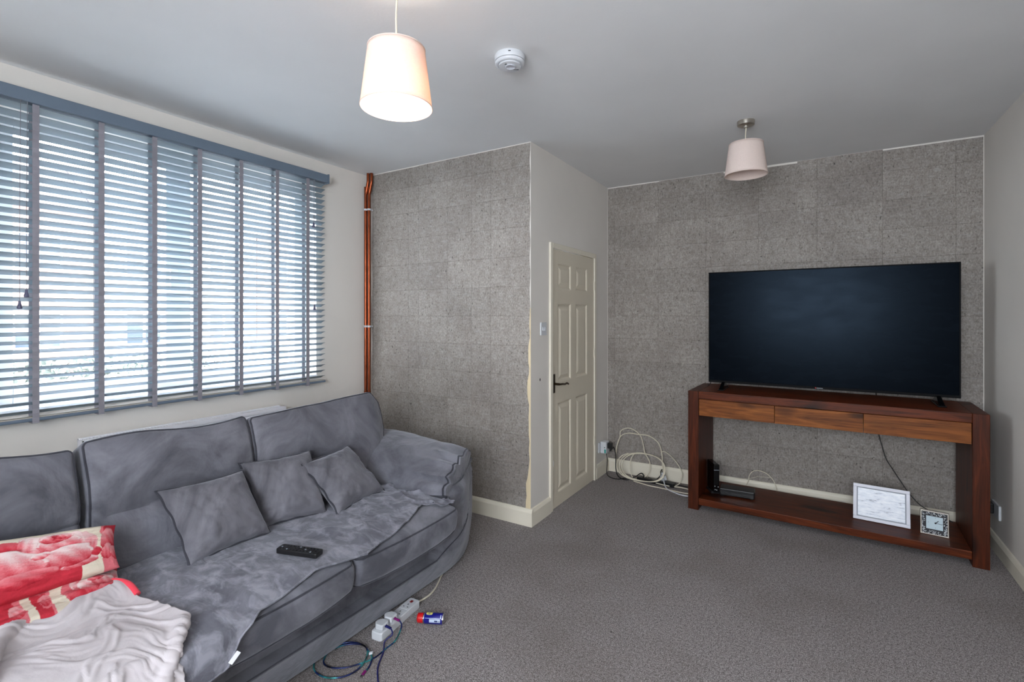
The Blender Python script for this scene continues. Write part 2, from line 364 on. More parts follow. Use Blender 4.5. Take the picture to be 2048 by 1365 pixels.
# bare plaster where the paper has torn back from the corner
P = []
for i in range(50):
    z = 0.108 + (1.36 - 0.108) * i / 49; P.append([(torn(z) - 0.004, YP - 0.0005, z), ((torn(z) + XD) / 2, YP - 0.0035 - 0.001 * math.sin(z * 80), z), (XD + 0.0005, YP - 0.001, z)])
MB().grid(P).build('bare_plaster', 'plaster', wall_part, smooth=True)
MB().lathe([(0.0, 0.0), (0.006, 0.0), (0.006, 0.001), (0, 0.001)], n=10, cap=False).xf(Matrix.Translation((XD, 2.821, 0.901)) @ Matrix.Rotation(math.pi / 2, 4, 'Y') @ Matrix.Diagonal((1.6, 1, 1, 1))).build('screw_hole', 'dark_slot', wall_part)

def skirting(name, a, b, nrm, h=0.108, t=0.016):
    """a->b along the wall foot, nrm into the room"""
    prof = [(0, 0), (t, 0), (t, h - 0.022), (t * 0.75, h - 0.012), (t * 0.45, h - 0.003), (0, h)]
    m = MB(); v = []
    for p in (a, b):
        for (d, z) in prof: v.append((p[0] + nrm[0] * d, p[1] + nrm[1] * d, z))
    n = len(prof); f = [(i, (i + 1) % n, n + (i + 1) % n, n + i) for i in range(n)] + [tuple(range(n)), tuple(range(2 * n - 1, n - 1, -1))]
    return struct(m.add(v, f).build(name, 'gloss_cream'))
skirting('baseboard_back', (XD, YB), (XR, YB), (0, -1))
skirting('baseboard_partition', (XL, YP), (XD + 0.016, YP), (0, -1))
skirting('baseboard_doorway', (XD, YP), (XD, DY0), (1, 0))
skirting('baseboard_cupboard', (XD, DY1), (XD, YB), (1, 0))
skirting('baseboard_right', (XR, YR), (XR, YB), (-1, 0), 0.09)
skirting('baseboard_left', (XL, YR), (XL, YP), (1, 0))
skirting('baseboard_rear', (XL, YR), (XR - 0.016, YR), (0, 1))

# ---- six panel door in its frame
door = struct_empty('door_1', (XD, 3.35, 0))
m = MB(); fw = 0.036; px = XD + 0.014
m.box(XD - 0.1, px, DY0, DY0 + fw, 0, DZ1); m.box(XD - 0.1, px, DY1 - fw, DY1, 0, DZ1); m.box(XD - 0.1, px, DY0 + fw, DY1 - fw, DZ1 - 0.036, DZ1)
m.build('door_frame', 'gloss_cream', door, bevel=0.003)
LY0, LY1, LZ1 = DY0 + fw + 0.002, DY1 - fw - 0.002, DZ1 - 0.04
pan = [(3.073, 3.276, 1.500, 1.676), (3.362, 3.576, 1.497, 1.676), (3.073, 3.284, 0.857, 1.400), (3.362, 3.576, 0.855, 1.400), (3.080, 3.290, 0.096, 0.717), (3.372, 3.590, 0.097, 0.717)]
pan = [(3.070, 3.285, 1.498, 1.676), (3.365, 3.580, 1.498, 1.676), (3.070, 3.285, 0.856, 1.400), (3.365, 3.580, 0.856, 1.400), (3.070, 3.285, 0.15, 0.717), (3.365, 3.580, 0.15, 0.717)]
pan = [(a, b, (0.096 if c < 0.2 else c), d) for a, b, c, d in pan]
# leaf face as a grid with the panel cells left open, then moulded panels in the cells
ys = sorted({LY0, LY1, *[p[0] for p in pan], *[p[1] for p in pan]}); zs = sorted({0.006, LZ1, *[p[2] for p in pan], *[p[3] for p in pan]})
fx = XD + 0.004; m = MB()
for i in range(len(ys) - 1):
    for j in range(len(zs) - 1):
        cy, cz = (ys[i] + ys[i + 1]) / 2, (zs[j] + zs[j + 1]) / 2
        if any(a < cy < b and c < cz < d for a, b, c, d in pan): continue
        m.add([(fx, ys[i], zs[j]), (fx, ys[i + 1], zs[j]), (fx, ys[i + 1], zs[j + 1]), (fx, ys[i], zs[j + 1])], [(0, 1, 2, 3)])
m.box(fx - 0.04, fx - 0.012, LY0, LY1, 0.006, LZ1)
for (y0, y1) in ((LY0, LY0 + 0.001), (LY1 - 0.001, LY1)): m.box(fx - 0.04, fx, y0, y1, 0.006, LZ1)
m.build('door_leaf', 'door_paint', door)
for (a, b, c, d) in pan:
    rings = [(0.0, 0.0), (0.006, -0.002), (0.012, -0.0085), (0.017, -0.010), (0.024, -0.0095), (0.045, -0.002), (0.05, -0.0012)]
    m = MB(); v = []; f = []
    for (o, x) in rings: v += [(fx + x, a + o, c + o), (fx + x, b - o, c + o), (fx + x, b - o, d - o), (fx + x, a + o, d - o)]
    for i in range(len(rings) - 1):
        for k in range(4): f.append((i * 4 + k, i * 4 + (k + 1) % 4, i * 4 + 4 + (k + 1) % 4, i * 4 + 4 + k))
    L = (len(rings) - 1) * 4; f.append((L, L + 1, L + 2, L + 3)); m.add(v, f).build('door_panel', 'door_paint', door)
hb = MB().box(fx, fx + 0.005, 2.990, 3.022, 0.79, 0.918).build('handle_plate', 'brass_dark', door, bevel=0.002)
m = MB(); m.tube([(fx, 3.006, 0.853), (fx + 0.045, 3.006, 0.853)], 0.008, 10)
m.tube(spline([(fx + 0.045, 3.004, 0.853), (fx + 0.047, 3.05, 0.850), (fx + 0.046, 3.09, 0.845), (fx + 0.045, 3.12, 0.848), (fx + 0.044, 3.145, 0.840)]), 0.0065, 10)
m.build('lever', 'brass_dark', hb, smooth=True)
for z in (0.32, 1.02, 1.55): MB().tube([(fx + 0.004, LY1 + 0.001, z - 0.035), (fx + 0.004, LY1 + 0.001, z + 0.035)], 0.006, 8).build('hinge', 'gloss_cream', door, smooth=True)
MB().lathe([(0, 0), (0.012, 0), (0.009, 0.002), (0, 0.002)], n=9, cap=False).xf(Matrix.Translation((fx - 0.0005, 3.0, 0.315)) @ Matrix.Rotation(math.pi / 2, 4, 'Y') @ Matrix.Diagonal((2.2, 0.8, 1, 1))).build('chipped_paint', 'tag_white', door)

# ---- window behind the blind
win = struct_empty('window_1', (-3.12, 1.43, WZ0))
m = MB(); a, b = -3.16, -3.09
m.box(a, b, WY0, WY0 + 0.10, WZ0, WZ1); m.box(a, b, WY1 - 0.09, WY1, WZ0, WZ1); m.box(a, b, WY0 + 0.10, WY1 - 0.09, WZ0, WZ0 + 0.10); m.box(a, b, WY0 + 0.10, WY1 - 0.09, WZ1 - 0.09, WZ1); m.box(a, b, 1.345, 1.475, WZ0 + 0.10, WZ1 - 0.09)
m.build('window_frame', 'upvc', win, bevel=0.006)
for (y0, y1) in ((WY0 + 0.10, 1.345), (1.475, WY1 - 0.09)): MB().box(-3.128, -3.122, y0, y1, WZ0 + 0.10, WZ1 - 0.09).build('pane', 'window_glass', win)
MB().box(-3.10, XL + 0.012, WY0, WY1, WZ0 - 0.02, WZ0 + 0.005).build('window_sill', 'upvc', win, bevel=0.004)
MB().box(-3.09, -3.07, 1.36, 1.40, 1.45, 1.58).build('window_handle', 'upvc', win, bevel=0.006)
win2 = struct_empty('window_2', ((GX0 + GX1) / 2, YR - 0.12, GZ0))
m = MB(); a, b = YR - 0.15, YR - 0.09
for x in (GX0, -0.15, GX1 - 0.1): m.box(x, x + 0.1, a, b, GZ0, GZ1)
for (x0, x1) in ((GX0 + 0.1, -0.15), (-0.05, GX1 - 0.1)): m.box(x0, x1, a, b, GZ0, GZ0 + 0.1); m.box(x0, x1, a, b, GZ1 - 0.1, GZ1)
m.build('window_frame', 'upvc', win2, bevel=0.006)
for (x0, x1) in ((GX0 + 0.1, -0.15), (-0.05, GX1 - 0.1)): MB().box(x0, x1, YR - 0.123, YR - 0.117, GZ0 + 0.1, GZ1 - 0.1).build('pane', 'window_glass', win2)

# ================================================================== venetian blind
bl = thing('venetian_blind', 'blue-grey venetian blind with grey ladder tapes hanging at the window', 'blind', (-2.925, 1.43, 0.85))
BY0, BY1 = 0.60, 2.25
m = MB(); m.box(-2.965, -2.885, BY0 - 0.01, BY1 + 0.012, 2.232, 2.288); m.build('headrail', 'blind_rail', bl, bevel=0.003)
MB().box(-2.968, -2.882, BY1 + 0.012, BY1 + 0.02, 2.228, 2.292).build('headrail_end_cap', 'blind_rail', bl)
tilt = math.radians(21); hw = 0.0227; sp = (2.215 - 0.893) / 35
prof = []
for k in range(7):
    u = -1 + 2 * k / 6; prof.append((u * hw, 0.0022 * (1 - u * u)))
ring = [(x, z + 0.0011) for x, z in prof] + [(x, z - 0.0011) for x, z in reversed(prof)]
slat_me = None
for i in range(36):
    z = 0.893 + sp * i
    if slat_me is None:
        m = MB(); v = []
        for y in (BY0, BY1):
            for (x, zz) in ring: v.append((x * math.cos(tilt) - zz * math.sin(tilt), y - 1.43, x * math.sin(tilt) + zz * math.cos(tilt)))
        n = len(ring); m.add(v, [(k, (k + 1) % n, n + (k + 1) % n, n + k) for k in range(n)] + [tuple(range(n)), tuple(range(2 * n - 1, n - 1, -1))])
        so = m.xf(Matrix.Translation((-2.925, 1.43, 0.85))).build('slat', 'blind_slat', bl); slat_me = so.data
    else:
        so = bpy.data.objects.new('slat', slat_me); COL.objects.link(so); so.parent = bl
    so.location = (0, 0, (z - 0.85) * U); so.rotation_euler = (random.uniform(-0.0008, 0.0008), math.radians(random.uniform(-1.3, 1.3)), 0)
m = MB(); m.box(-2.947, -2.903, BY0, BY1 + 0.006, 0.853, 0.868); br = m.build('bottom_rail', 'blind_rail', bl, bevel=0.004)
MB().box(-2.945, -2.905, BY0 + 0.004, BY1 + 0.004, 0.868, 0.8725).build('rail_cap', 'blind_bottom', br, bevel=0.001)
for y in (0.756, 0.989, 1.212, 1.431, 1.662, 1.892, 2.112):
    for x, nm in ((-2.9010, 'front_ladder_tape'), (-2.9490, 'rear_ladder_tape')):
        P = []
        for i in range(73):
            z = 2.235 - (2.235 - 0.850) * i / 72; w = 0.0115 + 0.0006 * math.sin(i * math.pi)
            off = 0.0012 * math.cos(i * math.pi) * (1 if x > -2.92 else -1)
            zz = z
            P.append([(x + off, y - w, zz), (x + off, y + w, zz)])
        m = MB().grid(P); m.build(nm, 'blind_tape', bl, solid=0.0009, recalc=False)
    m = MB().box(-2.952, -2.898, y - 0.012, y + 0.012, 0.8455, 0.8525); m.build('tape_clip', 'blind_tape', bl)
# pull cords with acorn tassels
def acorn(c): return MB().lathe([(0.002, 0.034), (0.0045, 0.033), (0.005, 0.022), (0.008, 0.012), (0.0095, 0.004), (0.007, 0.0), (0, 0)], c, 14)
for (y, zb, x) in ((0.722, 1.392, -2.885), (0.700, 1.342, -2.883), (2.150, 1.352, -2.884), (2.145, 1.905, -2.887)):
    c = MB().tube([(x - 0.003, y + 0.004, 2.235), (x, y, zb + 0.5 * (2.235 - zb)), (x, y, zb + 0.03)], 0.0011, 6).build('pull_cord', 'cord', bl)
    acorn((x, y, zb)).build('cord_tassel', 'tassel', c, smooth=True)
# thin lift cords running through the slats
for y in (1.245, 1.93): MB().tube([(-2.953, y, 2.23), (-2.953, y, 1.02)], 0.0009, 5).build('lift_cord', 'cord', bl)

# ================================================================== radiator
rd = thing('radiator', 'white panel radiator fixed low on the wall under the window', 'radiator', (-2.93, 1.42, 0.20))
R0, R1, RX0, RX1 = 0.915, 1.935, -2.955, -2.875
MB().box(RX1 - 0.012, RX1, R0, R1, 0.22, 0.715).build('front_panel', 'radiator_white', rd, bevel=0.008, seg=3)
for y in np.arange(R0 + 0.03, R1 - 0.02, 0.033): MB().box(RX1, RX1 + 0.006, y, y + 0.018, 0.26, 0.68).build('flute', 'radiator_white', rd, bevel=0.0025)
MB().box(RX0, RX0 + 0.012, R0, R1, 0.22, 0.715).build('rear_panel', 'radiator_white', rd, bevel=0.005)
for y in (R0, R1 - 0.004): MB().box(RX0, RX1, y, y + 0.004, 0.22, 0.735).build('end_panel', 'radiator_white', rd)
m = MB(); m.box(RX0, RX0 + 0.018, R0, R1, 0.728, 0.738); m.box(RX1 - 0.022, RX1 + 0.002, R0, R1, 0.716, 0.738)
gr = m.build('top_grille', 'radiator_white', rd, bevel=0.002)
m = MB()
for y in np.arange(R0 + 0.012, R1 - 0.01, 0.0135): m.box(RX0 + 0.018, RX1 - 0.022, y, y + 0.006, 0.728, 0.736)
m.build('grille_bars', 'radiator_white', gr)['kind'] = 'stuff'
MB().box(RX0 + 0.014, RX1 - 0.02, R0 + 0.01, R1 - 0.01, 0.60, 0.66).build('convector', 'dark_slot', rd)
for y in (R0 + 0.12, R1 - 0.12): MB().box(XL + 0.001, RX0, y, y + 0.03, 0.3, 0.66).build('bracket', 'radiator_white', rd)

# ================================================================== copper pipes in the corner
for k, (x, y) in enumerate(((-2.951, 2.655), (-2.924, 2.664))):
    p = thing('copper_pipe', ['bare copper pipe in the corner, the one next to the window wall', 'bare copper pipe in the corner, the one next to the grey wallpaper'][k], 'pipe', (x, y, 0), group='pair of copper pipes')
    pts = [(x, y, 0.0), (x, y, 1.2), (x, y, 2.22), (x + 0.003, y, 2.245), (x + 0.024, y, 2.325), (x + 0.027, y, 2.35), (x + 0.027, y, 2.40)]
    MB().tube(spline(pts, 6), 0.0115, 14).build('pipe_run', 'copper', p, smooth=True)
    MB().tube([(x, y, 0.70), (x, y, 0.74)], 0.0132, 14).build('pipe_joint', 'copper', p, smooth=True)
    for z in (1.225, 2.118): MB().lathe([(0.0118, 0), (0.0155, 0), (0.0155, 0.014), (0.0118, 0.014)], (x, y, z), 14, cap=False).box(x - 0.005, x + 0.005, y + 0.0145, YP, z + 0.001, z + 0.013).build('pipe_clip', 'white_plastic', p)

# ================================================================== ceiling fittings
def pendant(name, label, x, y, zb, h, rb, rt, lit, metal_rose):
    t = thing(name, label, 'lamp', (x, y, ZC), group='ceiling pendants with tapered fabric shades')
    zt = zb + h
    if metal_rose: MB().lathe([(0, 0), (0.046, 0), (0.046, -0.004), (0.044, -0.022), (0.036, -0.026), (0.012, -0.027), (0.011, -0.036), (0.006, -0.038), (0, -0.038)], (x, y, ZC), 36, cap=False).build('ceiling_rose', 'nickel', t, smooth=True)
    else: MB().lathe([(0, 0), (0.046, 0), (0.044, -0.012), (0.03, -0.022), (0.008, -0.03), (0, -0.03)], (x, y, ZC), 36, cap=False).build('ceiling_rose', 'white_plastic', t, smooth=True)
    sag = 0.002
    MB().tube(spline([(x, y, ZC - 0.02), (x + sag, y, (ZC + zt) / 2 + 0.04), (x - sag, y, (ZC + zt) / 2 - 0.02), (x, y, zt - 0.005)], 6), 0.003, 8).build('flex', 'cream_cable', t, smooth=True)
    MB().lathe([(0.004, 0.014), (0.018, 0.013), (0.030, 0.004), (0.030, -0.002), (0.019, -0.006), (0.018, -0.05), (0, -0.05)], (x, y, zt), 24).build('lamp_holder', 'white_plastic', t, smooth=True)
    prof = [(rt + (rb - rt) * k / 12, zt - h * k / 12) for k in range(13)]
    sh = MB().lathe(prof, (x, y, 0), 64, cap=False).build('shade', 'shade_fabric', t, smooth=True, solid=0.0012, recalc=False)
    for (r, z) in ((rt, zt), (rb, zb)): MB().tube([(x + (r) * math.cos(a), y + (r) * math.sin(a), z) for a in np.linspace(0, 2 * math.pi, 64, endpoint=False)], 0.0018, 6, True).build('shade_rim', 'shade_fabric', sh, smooth=True)
    for k in range(3):
        a = k * 2.094 + 0.4; MB().tube([(x + 0.028 * math.cos(a), y + 0.028 * math.sin(a), zt), (x + rt * math.cos(a), y + rt * math.sin(a), zt - 0.001)], 0.0016, 6).build('shade_spoke', 'white_plastic', sh)
    bz = zt - 0.05
    MB().lathe([(0.012, 0.0), (0.014, -0.018), (0.024, -0.04), (0.0275, -0.058), (0.024, -0.075), (0.013, -0.086), (0, -0.088)], (x, y, bz), 24).build('bulb', 'bulb_glow' if lit else 'bulb_off', t, smooth=True)
    if lit:
        l = bpy.data.lights.new('lamp_light', 'POINT'); l.energy = 1.5; l.color = (1.0, 0.86, 0.70); l.shadow_soft_size = 0.03
        lo = bpy.data.objects.new('lamp_light', l); COL.objects.link(lo); lo.parent = t; lo.location = (0, 0, (bz - 0.115 - ZC) * U)
pendant('pendant_lamp', 'lit pendant lamp on a long cord with a glowing pinkish-cream shade', -1.118, 1.13, 1.962, 0.182, 0.110, 0.0875, True, False)
pendant('pendant_lamp', 'unlit pendant lamp with a pale pink shade on a silver ceiling rose, facing the television', -0.343, 3.05, 2.100, 0.174, 0.110, 0.0875, False, True)

sa = thing('smoke_alarm', 'round white smoke alarm screwed to the ceiling', 'smoke alarm', (-1.097, 1.765, ZC))
c = (-1.097, 1.765, ZC)
MB().lathe([(0, 0), (0.062, 0), (0.0635, -0.003), (0.0635, -0.024), (0.0625, -0.026), (0.057, -0.026), (0.057, -0.031), (0, -0.031)], c, 48, cap=False).build('mounting_base', 'white_plastic', sa, smooth=True)
MB().lathe([(0.0, -0.029), (0.0620, -0.029), (0.0620, -0.034), (0.0565, -0.040), (0.0505, -0.0405), (0.0500, -0.0385), (0.0470, -0.0385), (0.0465, -0.046), (0.030, -0.048), (0.0, -0.048)], c, 48, cap=False).build('cover', 'white_plastic', sa, smooth=True)
MB().lathe([(0.0, -0.048), (0.021, -0.048), (0.022, -0.0515), (0.019, -0.0525), (0.017, -0.051), (0, -0.0505)], (c[0] + 0.006, c[1] - 0.006, c[2]), 32, cap=False).build('test_button', 'switch_grey', sa, smooth=True)
MB().box(c[0] - 0.004, c[0] + 0.004, c[1] - 0.035, c[1] - 0.030, c[2] - 0.0488, c[2] - 0.047).build('indicator', 'dark_slot', sa)
MB().box(-0.011, 0.011, -0.0015, 0.0015, -0.0006, 0.0006).xf(Matrix.Translation((c[0] + 0.012, c[1] + 0.03, c[2] - 0.0478)) @ Matrix.Rotation(0.6, 4, 'Z')).build('vent_slot', 'dark_slot', sa)
a0 = math.radians(-80)
MB().box(0.0625, 0.0636, -0.005, 0.005, -0.013, -0.009).xf(Matrix.Translation(c) @ Matrix.Rotation(a0 + 0.35, 4, 'Z')).build('release_slot', 'dark_slot', sa)

# ================================================================== sofa
sofa = thing('sofa', 'grey velvet three-seat sofa with fat rolled arms and loose back cushions', 'sofa', (-1.95, 0.945, 0))
YM = 0.945
def softbox(hx, hy, hz, r, nx, ny, nz):
    """closed rounded box surface grid; returns verts, quads"""
    def axis(h, n):
        band = r * np.array([0, 0.12, 0.35, 0.62, 0.84]) if False else r * (1 - np.tan(np.array([1, 0.75, 0.5, 0.25]) * math.pi / 4))
        lo = -h + band; core = np.linspace(-h + r, h - r, n); return np.concatenate([lo, core, -lo[::-1]])
    A = [axis(hx, nx), axis(hy, ny), axis(hz, nz)]; idx = {}; V = []; F = []
    N = [len(a) for a in A]
    def vid(i, j, k):
        key = (i, j, k)
        if key not in idx: idx[key] = len(V); V.append((A[0][i], A[1][j], A[2][k]))
        return idx[key]
    for ax in range(3):
        b, c = [q for q in range(3) if q != ax]
        for side in (0, N[ax] - 1):
            for i in range(N[b] - 1):
                for j in range(N[c] - 1):
                    q = []
                    for (di, dj) in ((0, 0), (1, 0), (1, 1), (0, 1)):
                        k = [0, 0, 0]; k[ax] = side; k[b] = i + di; k[c] = j + dj; q.append(vid(*k))
                    F.append(tuple(q))
    V = np.array(V); h = np.array([hx, hy, hz]); p = np.clip(V, -(h - r), h - r); d = V - p; L = np.linalg.norm(d, axis=1, keepdims=True); L[L == 0] = 1
    return p + d / L * r, F

# -- plinth and arm fronts: one upholstered base that sweeps round the corners
def base_path():
    pts = [(-2.40, 2.385), (-2.1, 2.39), (-1.90, 2.39), (-1.80, 2.385), (-1.755, 2.36), (-1.71, 2.30), (-1.665, 2.22), (-1.635, 2.15), (-1.615, 2.08), (-1.603, 2.0), (-1.60, 1.92)]
    P = [tuple(p)[:2] for p in spline([(a, b, 0) for a, b in pts], 6)]
    ymirror = 2 * YM
    front = [(-1.60, y) for y in np.linspace(1.92, ymirror - 1.92, 120)][1:-1]
    return np.array(P + front + [(x, ymirror - y) for x, y in reversed(P)])
BP = base_path()
def seam_y(z): return 1.80 + 0.54 * smooth(0.165, 0.42, z) ** 0.62
def base_surface(pts, z, recess=True):
    """outer upholstery surface at height z for plan points"""
    x = pts[:, 0].copy(); y = pts[:, 1].copy()
    yy = np.abs(y - YM) + YM
    frontness = smooth(-1.90, -1.78, x) * (1 - 0.78 * smooth(1.95, 2.24, yy))
    prof = np.interp(z, [0.0, 0.02, 0.09, 0.155, 0.17, 0.30, 0.40, 0.445, 0.47], [-0.02, 0.0, 0.045, 0.078, 0.084, 0.10, 0.105, 0.10, 0.07])
    x = x + prof * frontness
    side = np.interp(z, [0.0, 0.02, 0.12, 0.42, 0.47], [-0.015, 0, 0.006, 0.006, -0.02]) * (1 - frontness) * np.sign(y - YM)
    y = y + side
    if recess:
        rec = smooth(0.158, 0.168, z) * (1 - smooth(-0.004, 0.004, yy - seam_y(z)))
        inner = rec * (0.012 + 0.05 * (1 - smooth(1.83, 1.90, yy)))
        x = x - inner * frontness
    x = x + 0.002 * fbm(np.stack([x * 5, y * 5, np.full_like(x, z * 5)], 1), 2, 3)
    zz = np.where(yy < 1.872, min(z, 0.285), z)      # behind the seat cushions the fascia stops below them
    return np.stack([x, y, zz], 1)
levels = [0.012, 0.02, 0.04, 0.07, 0.10, 0.13, 0.15, 0.158, 0.163, 0.168, 0.175] + list(np.linspace(0.19, 0.44, 22)) + [0.45, 0.46, 0.47]
MB().grid([base_surface(BP, z) for z in levels]).build('base', 'sofa_velvet', sofa, smooth=True, recalc=False)
# piping on the sweeping seam and along the plinth top
for sg in (1, -1):
    pl = []
    for z in np.linspace(0.166, 0.425, 40):
        k = np.argmin(np.abs((np.abs(BP[:, 1] - YM) + YM) - seam_y(z)) + (np.sign(BP[:, 1] - YM) != sg) * 9)
        q = base_surface(np.array([[BP[k, 0], BP[k, 1]]]), z, False)[0]; pl.append((q[0] - 0.002, YM + sg * (seam_y(z) - YM), z))
    MB().tube(spline(pl[::3], 4), 0.0028, 6).build('piping', 'sofa_piping', sofa, smooth=True)
fr = BP[(np.abs(BP[:, 1] - YM) < 0.90)]
MB().tube([tuple(p) for p in base_surface(fr, 0.163, False) - np.array([0.004, 0, 0])], 0.003, 6).build('piping', 'sofa_piping', sofa, smooth=True)
MB().box(-2.40, -1.68, 2 * YM - 2.10, 2.10, 0.012, 0.285).build('frame_deck', 'sofa_velvet', sofa, bevel=0.01)
# -- arms: padded rolls gathered into the front seam
def arm(sg):
    nx, na = 64, 72; P = []; X0, X1 = -2.36, -1.515
    for i in range(nx + 1):
        s = i / nx; x = X0 + (X1 - X0) * s
        k = 1 - 0.13 * max(0, (s - 0.8) / 0.2) ** 2; puff = 1 + 0.05 * math.sin(s * math.pi)
        row = []
        for j in range(na):
            a = 2 * math.pi * j / na; ca, sa_ = math.cos(a), math.sin(a)
            e = 2 / 2.25; yy = math.copysign(abs(ca) ** e, ca) * 0.275 * puff; zz = math.copysign(abs(sa_) ** e, sa_) * (0.150 if sa_ > 0 else 0.10) * puff
            gather = 0.013 * endish(s) * (math.sin(a * 15 + 0.9 * math.sin(a * 3)) + 0.5 * math.sin(a * 24 + 1.3))
            rr = k * (1 + gather / 0.2)
            xx = x - 0.21 * max(0, (yy + 0.275) / 0.55) ** 1.6 * s
            drop = -0.055 * max(0, yy / 0.275) ** 2 * (0.4 + 0.6 * s)
            row.append((xx, YM + sg * (2.105 - YM + yy * rr), 0.462 + zz * rr + drop + 0.012 * math.sin(s * 5.0 + 0.6)))
        P.append(row)
    P = np.array(P)
    nz = fbm(P.reshape(-1, 3) * 9, 3, 5).reshape(P.shape[:2]) * 0.0045; P[..., 2] += nz; P[..., 1] += nz * 0.5
    cen = P[-1].mean(axis=0); tip = np.array([[cen * 0.15 + q * 0.85 + np.array([0.002, 0, 0]) for q in P[-1]], [cen + np.array([0.002, 0, 0])] * na])
    P = np.concatenate([P, tip]); m = MB().grid(P, cv=True)
    ob = m.build('arm_roll', 'sofa_velvet', sofa, smooth=True)
    ringp = [tuple(P[63][j] + (P[63][j] - P[63].mean(axis=0)) * 0.015) for j in range(na)]
    MB().tube([tuple(v) for v in ringp], 0.0045, 6, True).build('gathered_piping', 'sofa_piping', ob, smooth=True)
def endish(s): return float(smooth(0.66, 0.93, s))
arm(1); arm(-1)
# -- back frame
V, F = softbox(0.085, 1.12, 0.33, 0.05, 4, 40, 12)
V = V + np.array([-2.385, YM, 0.40]); V[:, 0] -= (V[:, 2] - 0.40) * 0.12
MB().add(V, F).build('back_frame', 'sofa_velvet', sofa, smooth=True)
# -- seat cushions
SEATS = [(0.045, 0.648), (0.652, 1.246), (1.250, 1.852)]
SEAT_Z = 0.428
def seat_deform(p, hx, hy, hz, seed):
    q = p.copy(); u = np.clip(p[:, 1] / hy, -1, 1); w = np.clip(p[:, 0] / hx, -1, 1); top = smooth(-0.3, 1, p[:, 2] / hz)
    q[:, 2] += 0.020 * (1 - u ** 2) * (1 - np.abs(w) ** 3) * top - 0.010 * smooth(0.7, 1, w) * top
    q[:, 0] += 0.022 * (1 - u ** 2) * smooth(0.5, 1, w)
    bot = 1 - smooth(-1, 0.2, p[:, 2] / hz); q[:, 0] -= 0.010 * bot * smooth(0.5, 1, w); q[:, 2] += 0.012 * bot * (np.abs(u) ** 4) * smooth(0.5, 1, w)
    n = fbm(p * 7 + seed * 3.1, 3, seed); q[:, 2] += 0.004 * n * top; q[:, 0] += 0.003 * n * smooth(0.6, 1, w)
    return q
for si, (y0, y1) in enumerate(SEATS):
    hx, hy, hz, r = 0.36, (y1 - y0) / 2, 0.066, 0.026; c = np.array([-1.79, (y0 + y1) / 2, 0.362])
    V, F = softbox(hx, hy, hz, r, 26, 26, 6); ob = MB().add(seat_deform(V, hx, hy, hz, si + 1) + c, F).build('seat_cushion', 'sofa_velvet', sofa, smooth=True)
    k = r * (1 - 0.7071)
    for zz in (hz - k, -hz + k):
        pts = [(-hx * 0.4 + (hx * 1.4 - r) * i / 10, hy - k, zz) for i in range(11)][:-1] + [(hx - r + (r - k) * t, hy - k - (r - k) * (1 - math.cos(t * math.pi / 2)), zz) for t in (0.3, 0.7)]
        rt = [(hx - k, y, zz) for y in np.linspace(hy - r, -hy + r, 40)]
        pth = pts + rt + [(x, -y, z) for x, y, z in reversed(pts)]
        MB().tube([tuple(v) for v in seat_deform(np.array(pth), hx, hy, hz, si + 1) + c], 0.0042, 6).build('piping', 'sofa_piping', ob, smooth=True)
# -- back cushions
BACKS = [(0.07, 0.655, 0.0), (0.672, 1.250, 0.0), (1.258, 2.045, 1.0)]
def back_deform(p, hx, hy, hz, seed, end):
    q = p.copy(); u = np.clip(p[:, 1] / hy, -1, 1); w = p[:, 2] / hz; fr = smooth(-0.2, 1, p[:, 0] / hx)
    # upper pillow above a crease, lumbar pad below
    cre = -0.10 + 0.05 * np.sin(u * 2.0 + seed)
    up = np.clip((w - cre) / (1 - cre), 0, 1); lo = np.clip((cre - w) / (1 + cre), 0, 1)
    bul = np.where(w > cre, 0.050 * np.sin(np.pi * np.clip(up, 0, 1)) ** 0.55, 0.034 * np.sin(np.pi * np.clip(lo, 0, 1)) ** 0.6)
    cf = 1.0 - 0.7 * end * smooth(-0.3, 0.5, u)
    bul = bul * (1 - 0.5 * np.abs(u) ** 4) * cf + (1 - cf) * 0.05 * (1 - w ** 4) * (1 - u ** 4)
    q[:, 0] += bul * fr - 0.016 * (1 - fr) * 0
    q[:, 2] += (0.012 * (1 - end) * np.sin(u * 3.1 + seed * 1.7) + 0.013 * end * u) * smooth(0.3, 1, w)
    if end:      # outer end falls away over the arm
        q[:, 2] -= smooth(0.2, 1, w) * 0.06 * smooth(0.76, 1.0, u) ** 1.5; q[:, 1] += -0.16 * hy * smooth(0.1, -0.9, w) * smooth(0.3, 1, u) * 1.6
        q[:, 0] -= 0.03 * smooth(0.7, 1, u)
    n = fbm(p * np.array([8, 7, 8]) + seed * 2.7, 4, seed); q[:, 0] += 0.006 * n * fr; q[:, 2] += 0.003 * n
    edge = smooth(0.6, 0.98, np.abs(u)) ; wr = np.sin(p[:, 2] * 95 + 3 * n + seed) * np.exp(-((w + 0.1) / 0.22) ** 2); q[:, 0] += 0.0035 * wr * edge * fr
    q[:, 2] -= 0.075 * (1 - (np.clip(p[:, 0] / hx, -1, 1) + 1) / 2) * smooth(0.3, 1, w)
    q[:, 0] -= (q[:, 2] + hz) * 0.25
    return q
